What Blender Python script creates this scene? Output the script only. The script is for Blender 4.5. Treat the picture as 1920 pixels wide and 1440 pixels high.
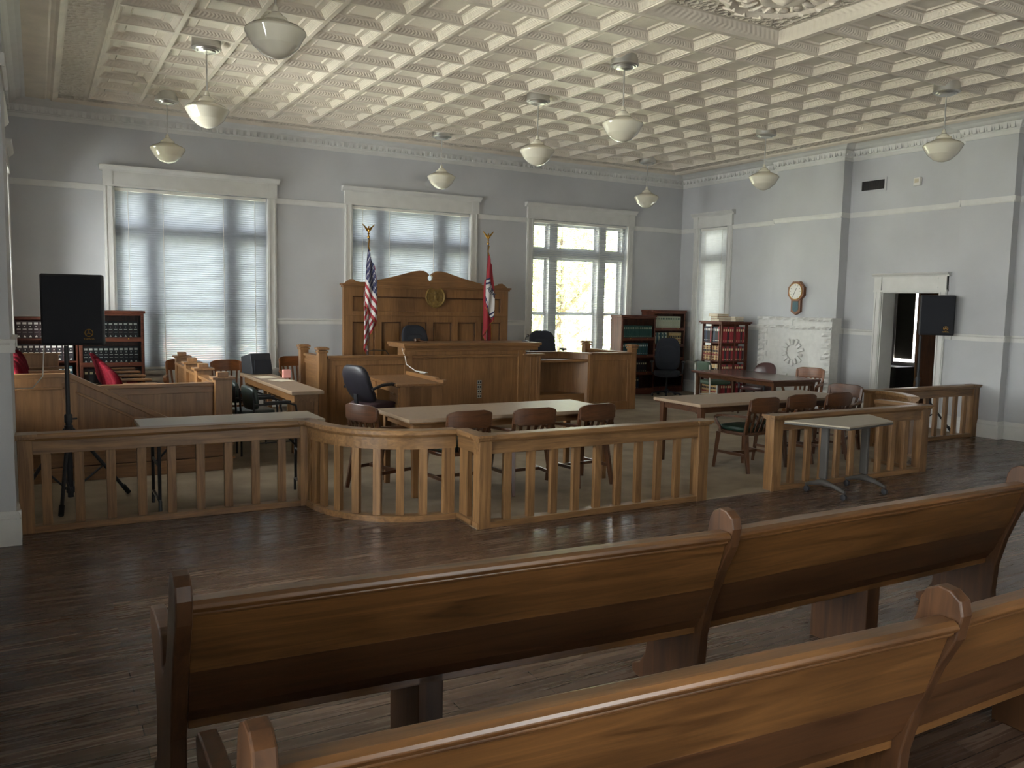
import bpy, bmesh, math, random
import numpy as np
from mathutils import Vector, Matrix
random.seed(7)
PI = math.pi
SC = bpy.context.scene
for o in list(bpy.data.objects):
    bpy.data.objects.remove(o)
COL = SC.collection

# ------------------------------------------------------------------ camera
def cam_axes(yaw, pit, rol):
    y, t, r = [math.radians(a) for a in (yaw, pit, rol)]
    f = Vector((math.sin(y)*math.cos(t), math.cos(y)*math.cos(t), math.sin(t)))
    rt = Vector((math.cos(y), -math.sin(y), 0)); up = rt.cross(f)
    return math.cos(r)*rt+math.sin(r)*up, -math.sin(r)*rt+math.cos(r)*up, f
R_, U_, F_ = cam_axes(29.6072, -5.5078, 1.1196)
cd = bpy.data.cameras.new('camera'); cam = bpy.data.objects.new('camera', cd); COL.objects.link(cam)
M_ = Matrix(((R_.x, U_.x, -F_.x), (R_.y, U_.y, -F_.y), (R_.z, U_.z, -F_.z))).to_4x4()
M_.translation = (-12.0459, -13.9870, 1.8)
cam.matrix_world = M_
cd.sensor_width = 36; cd.lens = 1567.878/1920*36; cd.clip_end = 300; cd.clip_start = 0.05
SC.camera = cam
SC.view_settings.view_transform = 'Standard'
SC.view_settings.look = 'None'
SC.view_settings.gamma = 1
SC.view_settings.use_curve_mapping = False
SC.view_settings.exposure = 1.08
SC.cycles.sample_clamp_indirect = 4.0
SC.cycles.blur_glossy = 1.0

# ------------------------------------------------------------------ world and sun
W = bpy.data.worlds.new('world'); SC.world = W; W.use_nodes = True
nt = W.node_tree; nt.nodes.clear()
out = nt.nodes.new('ShaderNodeOutputWorld'); bg = nt.nodes.new('ShaderNodeBackground')
sky = nt.nodes.new('ShaderNodeTexSky'); sky.sky_type = 'NISHITA'; sky.sun_disc = False
sky.sun_elevation = math.radians(48); sky.sun_rotation = math.radians(120); sky.dust_density = 3; sky.air_density = 1
mx = nt.nodes.new('ShaderNodeMix'); mx.data_type = 'RGBA'; mx.inputs[0].default_value = 0.8
mx.inputs[7].default_value = (8.2, 8.0, 7.6, 1)
nt.links.new(sky.outputs[0], mx.inputs[6]); nt.links.new(mx.outputs[2], bg.inputs[0])
bg.inputs[1].default_value = 1.6
nt.links.new(bg.outputs[0], out.inputs[0])
sd = bpy.data.lights.new('sun', 'SUN'); sun = bpy.data.objects.new('sun', sd); COL.objects.link(sun)
sd.energy = 40.0; sd.angle = math.radians(1.0); sd.color = (1, .95, .85)
sun.rotation_euler = (math.radians(42), 0, math.radians(58)); sun.location = (-6, -20, 20)
# fill lamps added outside made-up left windows; portals only guide sky light
def fill_or_portal_lamp(x, y, z, sx, sz, rz, power, col=(1, .97, .92)):
    d = bpy.data.lights.new('window_daylight', 'AREA'); o = bpy.data.objects.new('window_daylight', d); COL.objects.link(o)
    d.shape = 'RECTANGLE'; d.size = sx; d.size_y = sz; d.energy = power; d.color = col
    o.location = (x, y, z); o.rotation_euler = (PI/2, 0, rz)
    return o
def portal(x, y, z, sx, sz, rz):
    o = fill_or_portal_lamp(x, y, z, sx, sz, rz, 1); o.data.cycles.is_portal = True
for cx in (-9.868, -6.176, -2.57):
    portal(cx, .34, 2.04, 2.3, 2.8, PI)
FILL_L = 120
fill_or_portal_lamp(-12.82, -9.45, 2.04, 2.3, 2.76, -PI/2, FILL_L*.22)
fill_or_portal_lamp(-12.82, -13.45, 2.04, 2.3, 2.76, -PI/2, FILL_L*.06)
fill_or_portal_lamp(-12.82, -4.05, 2.04, 2.2, 2.76, -PI/2, FILL_L*1.1)
portal(-8.9, -17.34, 2.04, 2.3, 2.8, 0)  # sky portal for the added rear window

# ------------------------------------------------------------------ mesh builder
class MB:
    def __init__(s): s.v = []; s.f = []; s.m = []; s.uv = {}
    def add(s, vs, fs, m=0, mat=None):
        b = len(s.v)
        if mat is not None: vs = [tuple(mat @ Vector(v)) for v in vs]
        s.v += [tuple(v) for v in vs]
        for f in fs: s.f.append([b+i for i in f]); s.m.append(m)
        return s
    def box(s, x0, x1, y0, y1, z0, z1, m=0, mat=None, raw=False):
        if not raw:      # hair-thin size differences keep overlapping boards from sharing a face
            s.k = getattr(s, 'k', -1)+1; e = .00025*(s.k % 7); x0 += e; x1 -= e; y0 += e; y1 -= e
        vs = [(x, y, z) for z in (z0, z1) for y in (y0, y1) for x in (x0, x1)]
        return s.add(vs, [(0, 2, 3, 1), (4, 5, 7, 6), (0, 1, 5, 4), (2, 6, 7, 3), (0, 4, 6, 2), (1, 3, 7, 5)], m, mat)
    def cbox(s, c, d, m=0, rot=None):
        M = Matrix.Translation(c)
        if rot is not None: M = M @ rot.to_4x4()
        return s.box(-d[0]/2, d[0]/2, -d[1]/2, d[1]/2, -d[2]/2, d[2]/2, m, M)
    def beam(s, p, q, w, h, up=(0, 0, 1), m=0, w2=None, h2=None):
        p = Vector(p); q = Vector(q); d = (q-p).normalized(); up = Vector(up)
        a = d.cross(up)
        if a.length < 1e-4: a = d.cross(Vector((0, 1, 0)))
        a.normalize(); b = a.cross(d)
        w2 = w if w2 is None else w2; h2 = h if h2 is None else h2
        vs = []
        for c, ww, hh in ((p, w, h), (q, w2, h2)):
            vs += [c-a*ww/2-b*hh/2, c+a*ww/2-b*hh/2, c+a*ww/2+b*hh/2, c-a*ww/2+b*hh/2]
        return s.add(vs, [(3, 2, 1, 0), (4, 5, 6, 7), (0, 1, 5, 4), (1, 2, 6, 5), (2, 3, 7, 6), (3, 0, 4, 7)], m)
    def tube(s, pts, r, n=8, m=0, closed=False):
        pts = [Vector(p) for p in pts]; k = len(pts); rs = r if isinstance(r, (list, tuple)) else [r]*k
        vs = []; prev = None
        for i, p in enumerate(pts):
            d = (pts[min(i+1, k-1)]-pts[max(i-1, 0)])
            if closed: d = pts[(i+1) % k]-pts[i-1]
            d.normalize()
            if prev is None:
                a = d.cross(Vector((0, 0, 1)))
                if a.length < 1e-3: a = d.cross(Vector((1, 0, 0)))
            else: a = prev-d*prev.dot(d)
            a.normalize(); prev = a; b = d.cross(a)
            for j in range(n):
                t = 2*PI*j/n; vs.append(p+(a*math.cos(t)+b*math.sin(t))*rs[i])
        fs = []
        for i in range(k if closed else k-1):
            for j in range(n):
                a0 = i*n+j; a1 = i*n+(j+1) % n; i2 = (i+1) % k
                fs.append((a0, a1, i2*n+(j+1) % n, i2*n+j))
        if not closed: fs += [tuple(range(n))[::-1], tuple((k-1)*n+j for j in range(n))]
        return s.add(vs, fs, m)
    def lathe(s, prof, n=24, c=(0, 0, 0), m=0, mat=None):
        vs = []; k = len(prof)
        for r, z in prof:
            for j in range(n):
                t = 2*PI*j/n; vs.append((c[0]+r*math.cos(t), c[1]+r*math.sin(t), c[2]+z))
        fs = [(i*n+j, i*n+(j+1) % n, (i+1)*n+(j+1) % n, (i+1)*n+j) for i in range(k-1) for j in range(n)]
        fs += [tuple(range(n))[::-1], tuple((k-1)*n+j for j in range(n))]
        return s.add(vs, fs, m, mat)
    def prism(s, poly, ax, a, b, m=0, mat=None):
        n = len(poly); mk = {'x': lambda p, t: (t, p[0], p[1]), 'y': lambda p, t: (p[0], t, p[1]), 'z': lambda p, t: (p[0], p[1], t)}[ax]
        vs = [mk(p, a) for p in poly]+[mk(p, b) for p in poly]
        fs = [tuple(range(n)), tuple(range(n, 2*n))[::-1]]+[(i, (i+1) % n, n+(i+1) % n, n+i) for i in range(n)]
        return s.add(vs, fs, m, mat)
    def sweep(s, prof, path, m=0, closed=False):
        # prof: (out, z) pairs, swept along a 2D path; 'out' is to the left of travel
        k = len(path); n = len(prof); vs = []
        for i in range(k):
            p = Vector(path[i]).to_2d()
            def nrm(a, b):
                d = (Vector(b).to_2d()-Vector(a).to_2d()).normalized(); return Vector((-d.y, d.x))
            if closed or 0 < i < k-1:
                n1 = nrm(path[i-1], path[i]); n2 = nrm(path[i], path[(i+1) % k]); nn = (n1+n2); nn.normalize(); nn = nn/max(.3, nn.dot(n1))
            elif i == 0: nn = nrm(path[0], path[1])
            else: nn = nrm(path[-2], path[-1])
            for o, z in prof: q = p+nn*o; vs.append((q.x, q.y, z))
        fs = []
        for i in range(k if closed else k-1):
            for j in range(n):
                i2 = (i+1) % k; fs.append((i*n+j, i*n+(j+1) % n, i2*n+(j+1) % n, i2*n+j))
        if not closed: fs += [tuple(range(n))[::-1], tuple((k-1)*n+j for j in range(n))]
        return s.add(vs, fs, m)
    def board(s, cols, th, m=0):
        # cols: (x, y, zlo, zhi) columns of a curved upright board of thickness th in y
        vs = []
        for x, y, a, b in cols: vs += [(x, y-th/2, a), (x, y-th/2, b), (x, y+th/2, b), (x, y+th/2, a)]
        fs = [(0, 1, 2, 3)]
        for i in range(len(cols)-1):
            for j in range(4): fs.append((i*4+j, i*4+(j+1) % 4, (i+1)*4+(j+1) % 4, (i+1)*4+j))
        k = len(cols)-1; fs.append((k*4+3, k*4+2, k*4+1, k*4))
        return s.add(vs, fs, m)
    def pillow(s, c, r, e=.35, n=14, m=0, fn=None, mat=None):
        sg = lambda t, e: math.copysign(abs(t)**e, t)
        vs = []; 
        for i in range(n+1):
            u = -PI/2+PI*i/n
            for j in range(2*n):
                v = -PI+PI*j/n
                x = sg(math.cos(u), e)*sg(math.cos(v), e); y = sg(math.cos(u), e)*sg(math.sin(v), e); z = sg(math.sin(u), e)
                p = (x*r[0], y*r[1], z*r[2])
                if fn: p = fn(*p)
                vs.append((c[0]+p[0], c[1]+p[1], c[2]+p[2]))
        N = 2*n
        fs = [(i*N+j, i*N+(j+1) % N, (i+1)*N+(j+1) % N, (i+1)*N+j) for i in range(n) for j in range(N)]
        return s.add(vs, fs, m, mat)
    def build(s, name, mats, parent=None, loc=(0, 0, 0), rz=0, bevel=0, smooth=False, fix=True, angle=40, **props):
        me = bpy.data.meshes.new(name); me.from_pydata(s.v, [], s.f)
        mats = mats if isinstance(mats, (list, tuple)) else [mats]
        for m in mats: me.materials.append(m)
        if len(mats) > 1: me.polygons.foreach_set('material_index', s.m)
        if fix or smooth:
            b = bmesh.new(); b.from_mesh(me)
            if smooth: bmesh.ops.remove_doubles(b, verts=b.verts, dist=1e-5)
            if fix: bmesh.ops.recalc_face_normals(b, faces=b.faces)
            b.to_mesh(me); b.free()
        if smooth:
            me.polygons.foreach_set('use_smooth', [True]*len(me.polygons)); me.set_sharp_from_angle(angle=math.radians(angle))
        me.update()
        o = bpy.data.objects.new(name, me); COL.objects.link(o)
        o.parent = parent; o.location = loc; o.rotation_euler = (0, 0, rz)
        if bevel:
            bv = o.modifiers.new('bevel', 'BEVEL'); bv.width = bevel; bv.segments = 2; bv.limit_method = 'ANGLE'; bv.angle_limit = math.radians(45)
            bv.harden_normals = False
        for k, v in props.items(): o[k] = v
        return o

def thing(name, label, cat, loc=(0, 0, 0), rz=0, group=None):
    o = bpy.data.objects.new(name, None); COL.objects.link(o); o.empty_display_size = .1
    o.location = loc; o.rotation_euler = (0, 0, rz); o['label'] = label; o['category'] = cat
    if group: o['group'] = group
    return o
def structure(name, loc=(0, 0, 0), rz=0):
    o = bpy.data.objects.new(name, None); COL.objects.link(o); o.location = loc; o.rotation_euler = (0, 0, rz); o['kind'] = 'structure'; return o
def dup(root, loc, rz=0, label=None, group=None):
    r = root.copy(); COL.objects.link(r); r.location = loc; r.rotation_euler = (0, 0, rz)
    if label: r['label'] = label
    if group: r['group'] = group
    for ch in list(root.children):
        c = ch.copy(); COL.objects.link(c); c.parent = r
        for g in list(ch.children):
            d = g.copy(); COL.objects.link(d); d.parent = c
    return r

# ------------------------------------------------------------------ materials
def srgb(r, g, b):
    f = lambda c: (c/255/12.92) if c/255 <= .04045 else ((c/255+.055)/1.055)**2.4
    return (f(r), f(g), f(b), 1)
def newmat(name):
    m = bpy.data.materials.new(name); m.use_nodes = True; nt = m.node_tree; b = nt.nodes['Principled BSDF']; return m, nt, b
def N(nt, t, **k):
    n = nt.nodes.new(t)
    for a, v in k.items(): setattr(n, a, v)
    return n
def ramp(nt, fac, stops):
    r = N(nt, 'ShaderNodeValToRGB'); e = r.color_ramp.elements
    while len(e) < len(stops): e.new(.5)
    for i, (p, c) in enumerate(stops): e[i].position = p; e[i].color = c
    nt.links.new(fac, r.inputs[0]); return r
def plain(name, col, rough=.5, metal=0, noise=.06, scale=6, bump=0, spec=.5, bscale=60):
    m, nt, b = newmat(name); L = nt.links.new
    tc = N(nt, 'ShaderNodeTexCoord'); nz = N(nt, 'ShaderNodeTexNoise'); nz.inputs['Scale'].default_value = scale; nz.inputs['Detail'].default_value = 5
    L(tc.outputs['Object'], nz.inputs[0])
    d = [max(0, c*(1-noise*2)) for c in col[:3]]+[1]; h = [min(1, c*(1+noise*2)) for c in col[:3]]+[1]
    r = ramp(nt, nz.outputs[0], [(.3, d), (.7, h)]); L(r.outputs[0], b.inputs['Base Color'])
    b.inputs['Roughness'].default_value = rough; b.inputs['Metallic'].default_value = metal; b.inputs['Specular IOR Level'].default_value = spec
    if bump:
        n2 = N(nt, 'ShaderNodeTexNoise'); n2.inputs['Scale'].default_value = bscale; L(tc.outputs['Object'], n2.inputs[0])
        bp = N(nt, 'ShaderNodeBump'); bp.inputs['Strength'].default_value = bump; bp.inputs['Distance'].default_value = .01
        L(n2.outputs[0], bp.inputs['Height']); L(bp.outputs[0], b.inputs['Normal'])
    return m
def wood(name, c1, c2, axis=0, rough=.35, scale=1., contrast=(.3, .7), spec=.5, blot=.25):
    m, nt, b = newmat(name); L = nt.links.new
    tc = N(nt, 'ShaderNodeTexCoord'); mp = N(nt, 'ShaderNodeMapping'); oi = N(nt, 'ShaderNodeObjectInfo')
    sc = [14*scale]*3; sc[axis] = .9*scale; mp.inputs['Scale'].default_value = sc
    L(tc.outputs['Object'], mp.inputs[0])
    mul = N(nt, 'ShaderNodeMath', operation='MULTIPLY'); mul.inputs[1].default_value = 37.0; L(oi.outputs['Random'], mul.inputs[0])
    cb = N(nt, 'ShaderNodeCombineXYZ'); [L(mul.outputs[0], cb.inputs[i]) for i in range(3)]; L(cb.outputs[0], mp.inputs['Location'])
    nz = N(nt, 'ShaderNodeTexNoise'); nz.inputs['Scale'].default_value = 1.6; nz.inputs['Detail'].default_value = 7; nz.inputs['Distortion'].default_value = 1.3; nz.inputs['Roughness'].default_value = .62
    L(mp.outputs[0], nz.inputs[0]); r = ramp(nt, nz.outputs[0], [(contrast[0], c1), (contrast[1], c2)])
    n2 = N(nt, 'ShaderNodeTexNoise'); n2.inputs['Scale'].default_value = 2.2; L(tc.outputs['Object'], n2.inputs[0])
    r2 = ramp(nt, n2.outputs[0], [(.3, (1-blot, 1-blot, 1-blot, 1)), (.7, (1, 1, 1, 1))])
    mm = N(nt, 'ShaderNodeMix', data_type='RGBA', blend_type='MULTIPLY'); mm.inputs[0].default_value = 1; L(r.outputs[0], mm.inputs[6]); L(r2.outputs[0], mm.inputs[7])
    L(mm.outputs[2], b.inputs['Base Color']); b.inputs['Roughness'].default_value = rough; b.inputs['Specular IOR Level'].default_value = spec
    bp = N(nt, 'ShaderNodeBump'); bp.inputs['Strength'].default_value = .12; bp.inputs['Distance'].default_value = .004; L(nz.outputs[0], bp.inputs['Height']); L(bp.outputs[0], b.inputs['Normal'])
    return m
M = {}
M['wall'] = plain('wall_paint', (.475, .478, .488, 1), .7, noise=.03, scale=1.3, bump=.1, bscale=25)
M['wall_plaster'] = plain('plaster', (.4, .4, .4, 1), .8)
M['trim'] = plain('trim_paint', (.62, .61, .58, 1), .45, noise=.02)
M['stone'] = plain('painted_stone', (.64, .63, .60, 1), .6, noise=.03, scale=12, bump=.25, bscale=45)
M['ceil'] = plain('ceiling_paint', (.66, .585, .48, 1), .45, noise=.05, scale=3, bump=.15, bscale=90)
AX = 'xyz'
for i in range(3):
    M['rail'+AX[i]] = wood('oak_rail_'+AX[i], srgb(98, 68, 40), srgb(150, 112, 72), i, .38, contrast=(.3, .66), blot=.3)
    M['oak'+AX[i]] = wood('golden_oak_'+AX[i], srgb(112, 76, 42), srgb(150, 108, 66), i, .42, contrast=(.25, .75))
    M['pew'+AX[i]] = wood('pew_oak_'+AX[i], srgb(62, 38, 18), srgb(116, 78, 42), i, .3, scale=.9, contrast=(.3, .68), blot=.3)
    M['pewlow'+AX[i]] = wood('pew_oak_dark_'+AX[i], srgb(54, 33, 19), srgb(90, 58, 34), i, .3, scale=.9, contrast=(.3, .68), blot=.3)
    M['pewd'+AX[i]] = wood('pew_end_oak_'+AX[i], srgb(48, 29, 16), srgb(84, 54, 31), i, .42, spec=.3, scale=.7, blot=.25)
    M['dark'+AX[i]] = wood('walnut_'+AX[i], srgb(58, 34, 20), srgb(98, 62, 38), i, .3)
    M['red'+AX[i]] = wood('mahogany_'+AX[i], srgb(66, 34, 24), srgb(108, 60, 42), i, .55, spec=.25)
    M['cherry'+AX[i]] = wood('light_oak_chair_'+AX[i], srgb(100, 58, 30), srgb(142, 88, 48), i, .3)
M['laminate'] = plain('table_laminate', srgb(142, 120, 98), .42, noise=.04, scale=20)
M['laminate_dark'] = plain('dark_table_laminate', srgb(92, 66, 58), .22, noise=.03)
M['laminate_grey'] = plain('grey_laminate', srgb(144, 132, 114), .38, noise=.03)
M['metal'] = plain('grey_metal', srgb(64, 60, 56), .6, metal=0)
M['metal_dark'] = plain('dark_metal', srgb(52, 52, 54), .4, metal=.5)
M['chrome'] = plain('chrome', srgb(220, 220, 222), .12, metal=1)
M['nickel'] = plain('nickel', srgb(205, 203, 198), .3, metal=.85)
M['brass'] = plain('brass', srgb(160, 120, 50), .3, metal=.9)
M['seal'] = plain('old_brass', srgb(128, 102, 52), .5, metal=.3, noise=.12, scale=30)
M['black'] = plain('black_plastic', srgb(30, 30, 34), .55)
M['grille'] = plain('speaker_cloth', srgb(26, 27, 34), .85, noise=.1, scale=300)
M['leather'] = plain('black_leather', srgb(38, 36, 42), .35, bump=.2, bscale=200)
M['fabric_black'] = plain('black_fabric', srgb(34, 36, 44), .9, noise=.1, scale=200)
M['fabric_maroon'] = plain('maroon_fabric', srgb(60, 38, 42), .9, noise=.1, scale=200)
M['leather_brown'] = plain('brown_leather', srgb(72, 46, 44), .3)
M['velvet'] = plain('red_velvet', srgb(80, 13, 22), 1.0, noise=.15, scale=40, spec=.05)
M['green'] = plain('green_vinyl', srgb(26, 46, 36), .4)
M['green_fabric'] = plain('green_fabric', srgb(56, 74, 56), .7)
M['dkgreen'] = plain('dark_green_vinyl', srgb(34, 44, 40), .4)
M['white'] = plain('white_plastic', srgb(215, 212, 205), .4, noise=.01)
M['cream'] = plain('cream_plastic', srgb(190, 180, 155), .5, noise=.01)
M['rubber'] = plain('rubber', srgb(22, 22, 22), .8)
M['paper'] = plain('paper', srgb(214, 204, 182), .8)
M['tan'] = plain('law_book_tan', srgb(196, 160, 104), .6, noise=.1, scale=40)
M['gold'] = plain('gilt_label', srgb(222, 206, 160), .4)
M['whitelab'] = plain('white_label', srgb(225, 222, 215), .5)
for n, c in dict(bk_black=(34, 30, 36), bk_dark=(52, 34, 38), bk_red=(140, 34, 44), bk_green=(44, 84, 78), bk_teal=(56, 88, 96), bk_cream=(206, 198, 172), bk_brown=(110, 58, 32), bk_blue=(48, 62, 84)).items():
    M[n] = plain('cloth_'+n[3:], srgb(*c), .6, noise=.12, scale=60)
M['pink'] = plain('pink_card', srgb(205, 140, 130), .6)
M['bark'] = plain('bark', srgb(96, 80, 62), .9, noise=.2, scale=8, bump=.5)
M['roof'] = plain('roof_tiles', srgb(190, 140, 120), .8, noise=.15, scale=3)
M['shade'] = slat_mat('dark_shade_cloth', (.10, .095, .08, 1), .5) if False else plain('dark_shade_cloth', srgb(60, 58, 50), .9)
M['siding'] = plain('siding', srgb(206, 198, 184), .8, noise=.05)

def leaf_mat():
    m, nt, b = newmat('leaves'); L = nt.links.new
    tc = N(nt, 'ShaderNodeTexCoord'); nz = N(nt, 'ShaderNodeTexNoise'); nz.inputs['Scale'].default_value = 1.4; L(tc.outputs['Object'], nz.inputs[0])
    r = ramp(nt, nz.outputs[0], [(.3, srgb(108, 124, 78)), (.7, srgb(172, 180, 128))])
    d = N(nt, 'ShaderNodeBsdfDiffuse'); t = N(nt, 'ShaderNodeBsdfTranslucent'); mx = N(nt, 'ShaderNodeMixShader'); mx.inputs[0].default_value = .4
    L(r.outputs[0], d.inputs[0]); L(r.outputs[0], t.inputs[0]); L(d.outputs[0], mx.inputs[1]); L(t.outputs[0], mx.inputs[2])
    L(mx.outputs[0], nt.nodes['Material Output'].inputs[0]); nt.nodes.remove(b); return m
M['leaf'] = leaf_mat()
def grass_mat():
    m = plain('grass', srgb(176, 178, 150), .9, noise=.2, scale=.6); return m
M['grass'] = grass_mat()
def slat_mat(name, col, tr):
    m, nt, b = newmat(name); L = nt.links.new
    tc = N(nt, 'ShaderNodeTexCoord'); nz = N(nt, 'ShaderNodeTexNoise'); nz.inputs['Scale'].default_value = 9; L(tc.outputs['Object'], nz.inputs[0])
    r = ramp(nt, nz.outputs[0], [(.3, [c*.93 for c in col[:3]]+[1]), (.7, col)])
    d = N(nt, 'ShaderNodeBsdfDiffuse'); t = N(nt, 'ShaderNodeBsdfTranslucent'); mx = N(nt, 'ShaderNodeMixShader'); mx.inputs[0].default_value = tr
    L(r.outputs[0], d.inputs[0]); L(r.outputs[0], t.inputs[0]); L(d.outputs[0], mx.inputs[1]); L(t.outputs[0], mx.inputs[2])
    L(mx.outputs[0], nt.nodes['Material Output'].inputs[0]); nt.nodes.remove(b); return m
M['slat'] = slat_mat('blind_slats', (.45, .48, .53, 1), .13)
M['slat_closed'] = slat_mat('blind_slats_closed', (.62, .63, .62, 1), .12)
def glass_mat():
    m, nt, b = newmat('window_glass'); L = nt.links.new
    tr = N(nt, 'ShaderNodeBsdfTransparent'); tr.inputs[0].default_value = (.93, .96, .97, 1); gl = N(nt, 'ShaderNodeBsdfGlossy'); gl.inputs['Roughness'].default_value = .08
    fr = N(nt, 'ShaderNodeFresnel'); fr.inputs[0].default_value = 1.4; mx = N(nt, 'ShaderNodeMixShader')
    L(fr.outputs[0], mx.inputs[0]); L(tr.outputs[0], mx.inputs[1]); L(gl.outputs[0], mx.inputs[2]); L(mx.outputs[0], nt.nodes['Material Output'].inputs[0]); nt.nodes.remove(b); return m
M['glass'] = glass_mat()
M['case_glass'] = glass_mat(); M['case_glass'].name = 'bookcase_glass'; M['case_glass'].node_tree.nodes['Fresnel'].inputs[0].default_value = 1.12; M['case_glass'].node_tree.nodes['Glossy BSDF'].inputs['Roughness'].default_value = .35
def globe_mat():
    m, nt, b = newmat('opal_glass')
    tc = N(nt, 'ShaderNodeTexCoord'); nz = N(nt, 'ShaderNodeTexNoise'); nz.inputs['Scale'].default_value = 3; nt.links.new(tc.outputs['Object'], nz.inputs[0])
    r = ramp(nt, nz.outputs[0], [(.3, (.66, .62, .5, 1)), (.7, (.72, .68, .56, 1))]); nt.links.new(r.outputs[0], b.inputs['Base Color'])
    b.inputs['Roughness'].default_value = .08; b.inputs['Specular IOR Level'].default_value = .8; b.inputs['Coat Weight'].default_value = .6
    b.inputs['Subsurface Weight'].default_value = .2; b.inputs['Subsurface Radius'].default_value = (.1, .1, .08); return m
M['opal'] = globe_mat()
def opal_clear():
    m, nt, b = newmat('ribbed_glass'); b.inputs['Base Color'].default_value = (.8, .78, .7, 1); b.inputs['Roughness'].default_value = .12
    b.inputs['Transmission Weight'].default_value = .55; b.inputs['IOR'].default_value = 1.35
    tc = N(nt, 'ShaderNodeTexCoord'); wv = N(nt, 'ShaderNodeTexNoise'); wv.inputs['Scale'].default_value = 18; nt.links.new(tc.outputs['Object'], wv.inputs[0])
    bp = N(nt, 'ShaderNodeBump'); bp.inputs['Strength'].default_value = .3; nt.links.new(wv.outputs[0], bp.inputs['Height']); nt.links.new(bp.outputs[0], b.inputs['Normal']); return m
M['ribglass'] = opal_clear()
def floor_mat():
    m, nt, b = newmat('dark_plank_floor'); L = nt.links.new
    tc = N(nt, 'ShaderNodeTexCoord'); br = N(nt, 'ShaderNodeTexBrick'); br.offset = .37; br.squash = 1
    br.inputs['Scale'].default_value = 1; br.inputs['Brick Width'].default_value = 1.25; br.inputs['Row Height'].default_value = .1
    br.inputs['Mortar Size'].default_value = .0025; br.inputs['Mortar'].default_value = srgb(34, 26, 22)
    br.inputs['Color1'].default_value = (0, 0, 0, 1); br.inputs['Color2'].default_value = (1, 1, 1, 1)
    mpb = N(nt, 'ShaderNodeMapping'); mpb.inputs['Rotation'].default_value = (0, 0, math.radians(0)); L(tc.outputs['Object'], mpb.inputs[0]); L(mpb.outputs[0], br.inputs[0])
    mp = N(nt, 'ShaderNodeMapping'); mp.inputs['Scale'].default_value = (1.2, 26, 1); L(tc.outputs['Object'], mp.inputs[0])
    nz = N(nt, 'ShaderNodeTexNoise'); nz.inputs['Scale'].default_value = 1.3; nz.inputs['Detail'].default_value = 8; nz.inputs['Distortion'].default_value = .8; L(mp.outputs[0], nz.inputs[0])
    ad = N(nt, 'ShaderNodeMath', operation='MULTIPLY_ADD'); ad.inputs[1].default_value = .35; L(br.outputs[0], ad.inputs[0]); L(nz.outputs[0], ad.inputs[2])
    r = ramp(nt, ad.outputs[0], [(.3, srgb(62, 46, 36)), (.66, srgb(76, 57, 45)), (.82, srgb(86, 66, 52)), (.98, srgb(112, 91, 75))])
    mm = N(nt, 'ShaderNodeMix', data_type='RGBA', blend_type='MIX'); L(br.outputs['Fac'], mm.inputs[0]); L(r.outputs[0], mm.inputs[6]); mm.inputs[7].default_value = srgb(34, 26, 22)
    L(mm.outputs[2], b.inputs['Base Color']); b.inputs['Roughness'].default_value = .3; b.inputs['Specular IOR Level'].default_value = .32
    r2 = ramp(nt, nz.outputs[0], [(.3, (.2, .2, .2, 1)), (.8, (.36, .36, .36, 1))]); L(r2.outputs[0], b.inputs['Roughness'])
    bp = N(nt, 'ShaderNodeBump'); bp.inputs['Strength'].default_value = .06; bp.inputs['Distance'].default_value = .003; L(nz.outputs[0], bp.inputs['Height']); L(bp.outputs[0], b.inputs['Normal'])
    return m
M['floor'] = floor_mat()
M['carpet'] = plain('taupe_carpet', srgb(146, 132, 114), .95, noise=.1, scale=2.5, bump=.8, bscale=220, spec=.1)
def bead_mat(name, kind):
    # pressed-tin relief: rows of eggs / leaves along the moulding (uses UV: u along, v across)
    m, nt, b = newmat(name); L = nt.links.new
    b.inputs['Base Color'].default_value = (.66, .585, .48, 1); b.inputs['Roughness'].default_value = .42
    uv = N(nt, 'ShaderNodeUVMap'); sp = N(nt, 'ShaderNodeSeparateXYZ'); L(uv.outputs[0], sp.inputs[0])
    if kind == 'egg':
        a = N(nt, 'ShaderNodeMath', operation='MULTIPLY'); a.inputs[1].default_value = 2*PI; L(sp.outputs[0], a.inputs[0])
        s_ = N(nt, 'ShaderNodeMath', operation='SINE'); L(a.outputs[0], s_.inputs[0])
        c = N(nt, 'ShaderNodeMath', operation='MULTIPLY'); c.inputs[1].default_value = PI; L(sp.outputs[1], c.inputs[0])
        s2 = N(nt, 'ShaderNodeMath', operation='SINE'); L(c.outputs[0], s2.inputs[0])
        h = N(nt, 'ShaderNodeMath', operation='MULTIPLY'); L(s_.outputs[0], h.inputs[0]); L(s2.outputs[0], h.inputs[1]); H = h.outputs[0]; dist = .003
    else:
        tc = N(nt, 'ShaderNodeTexCoord'); v = N(nt, 'ShaderNodeTexVoronoi'); v.inputs['Scale'].default_value = 16; L(tc.outputs['Object'], v.inputs[0])
        nz = N(nt, 'ShaderNodeTexNoise'); nz.inputs['Scale'].default_value = 22; nz.inputs['Detail'].default_value = 4; L(tc.outputs['Object'], nz.inputs[0])
        h = N(nt, 'ShaderNodeMath', operation='ADD'); L(v.outputs[0], h.inputs[0]); L(nz.outputs[0], h.inputs[1]); H = h.outputs[0]; dist = .05
    bp = N(nt, 'ShaderNodeBump'); bp.inputs['Strength'].default_value = .9; bp.inputs['Distance'].default_value = dist; L(H, bp.inputs['Height']); L(bp.outputs[0], b.inputs['Normal'])
    return m
M['egg'] = bead_mat('tin_egg_moulding', 'egg'); M['frieze'] = bead_mat('tin_leaf_frieze', 'leaf')
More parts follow.
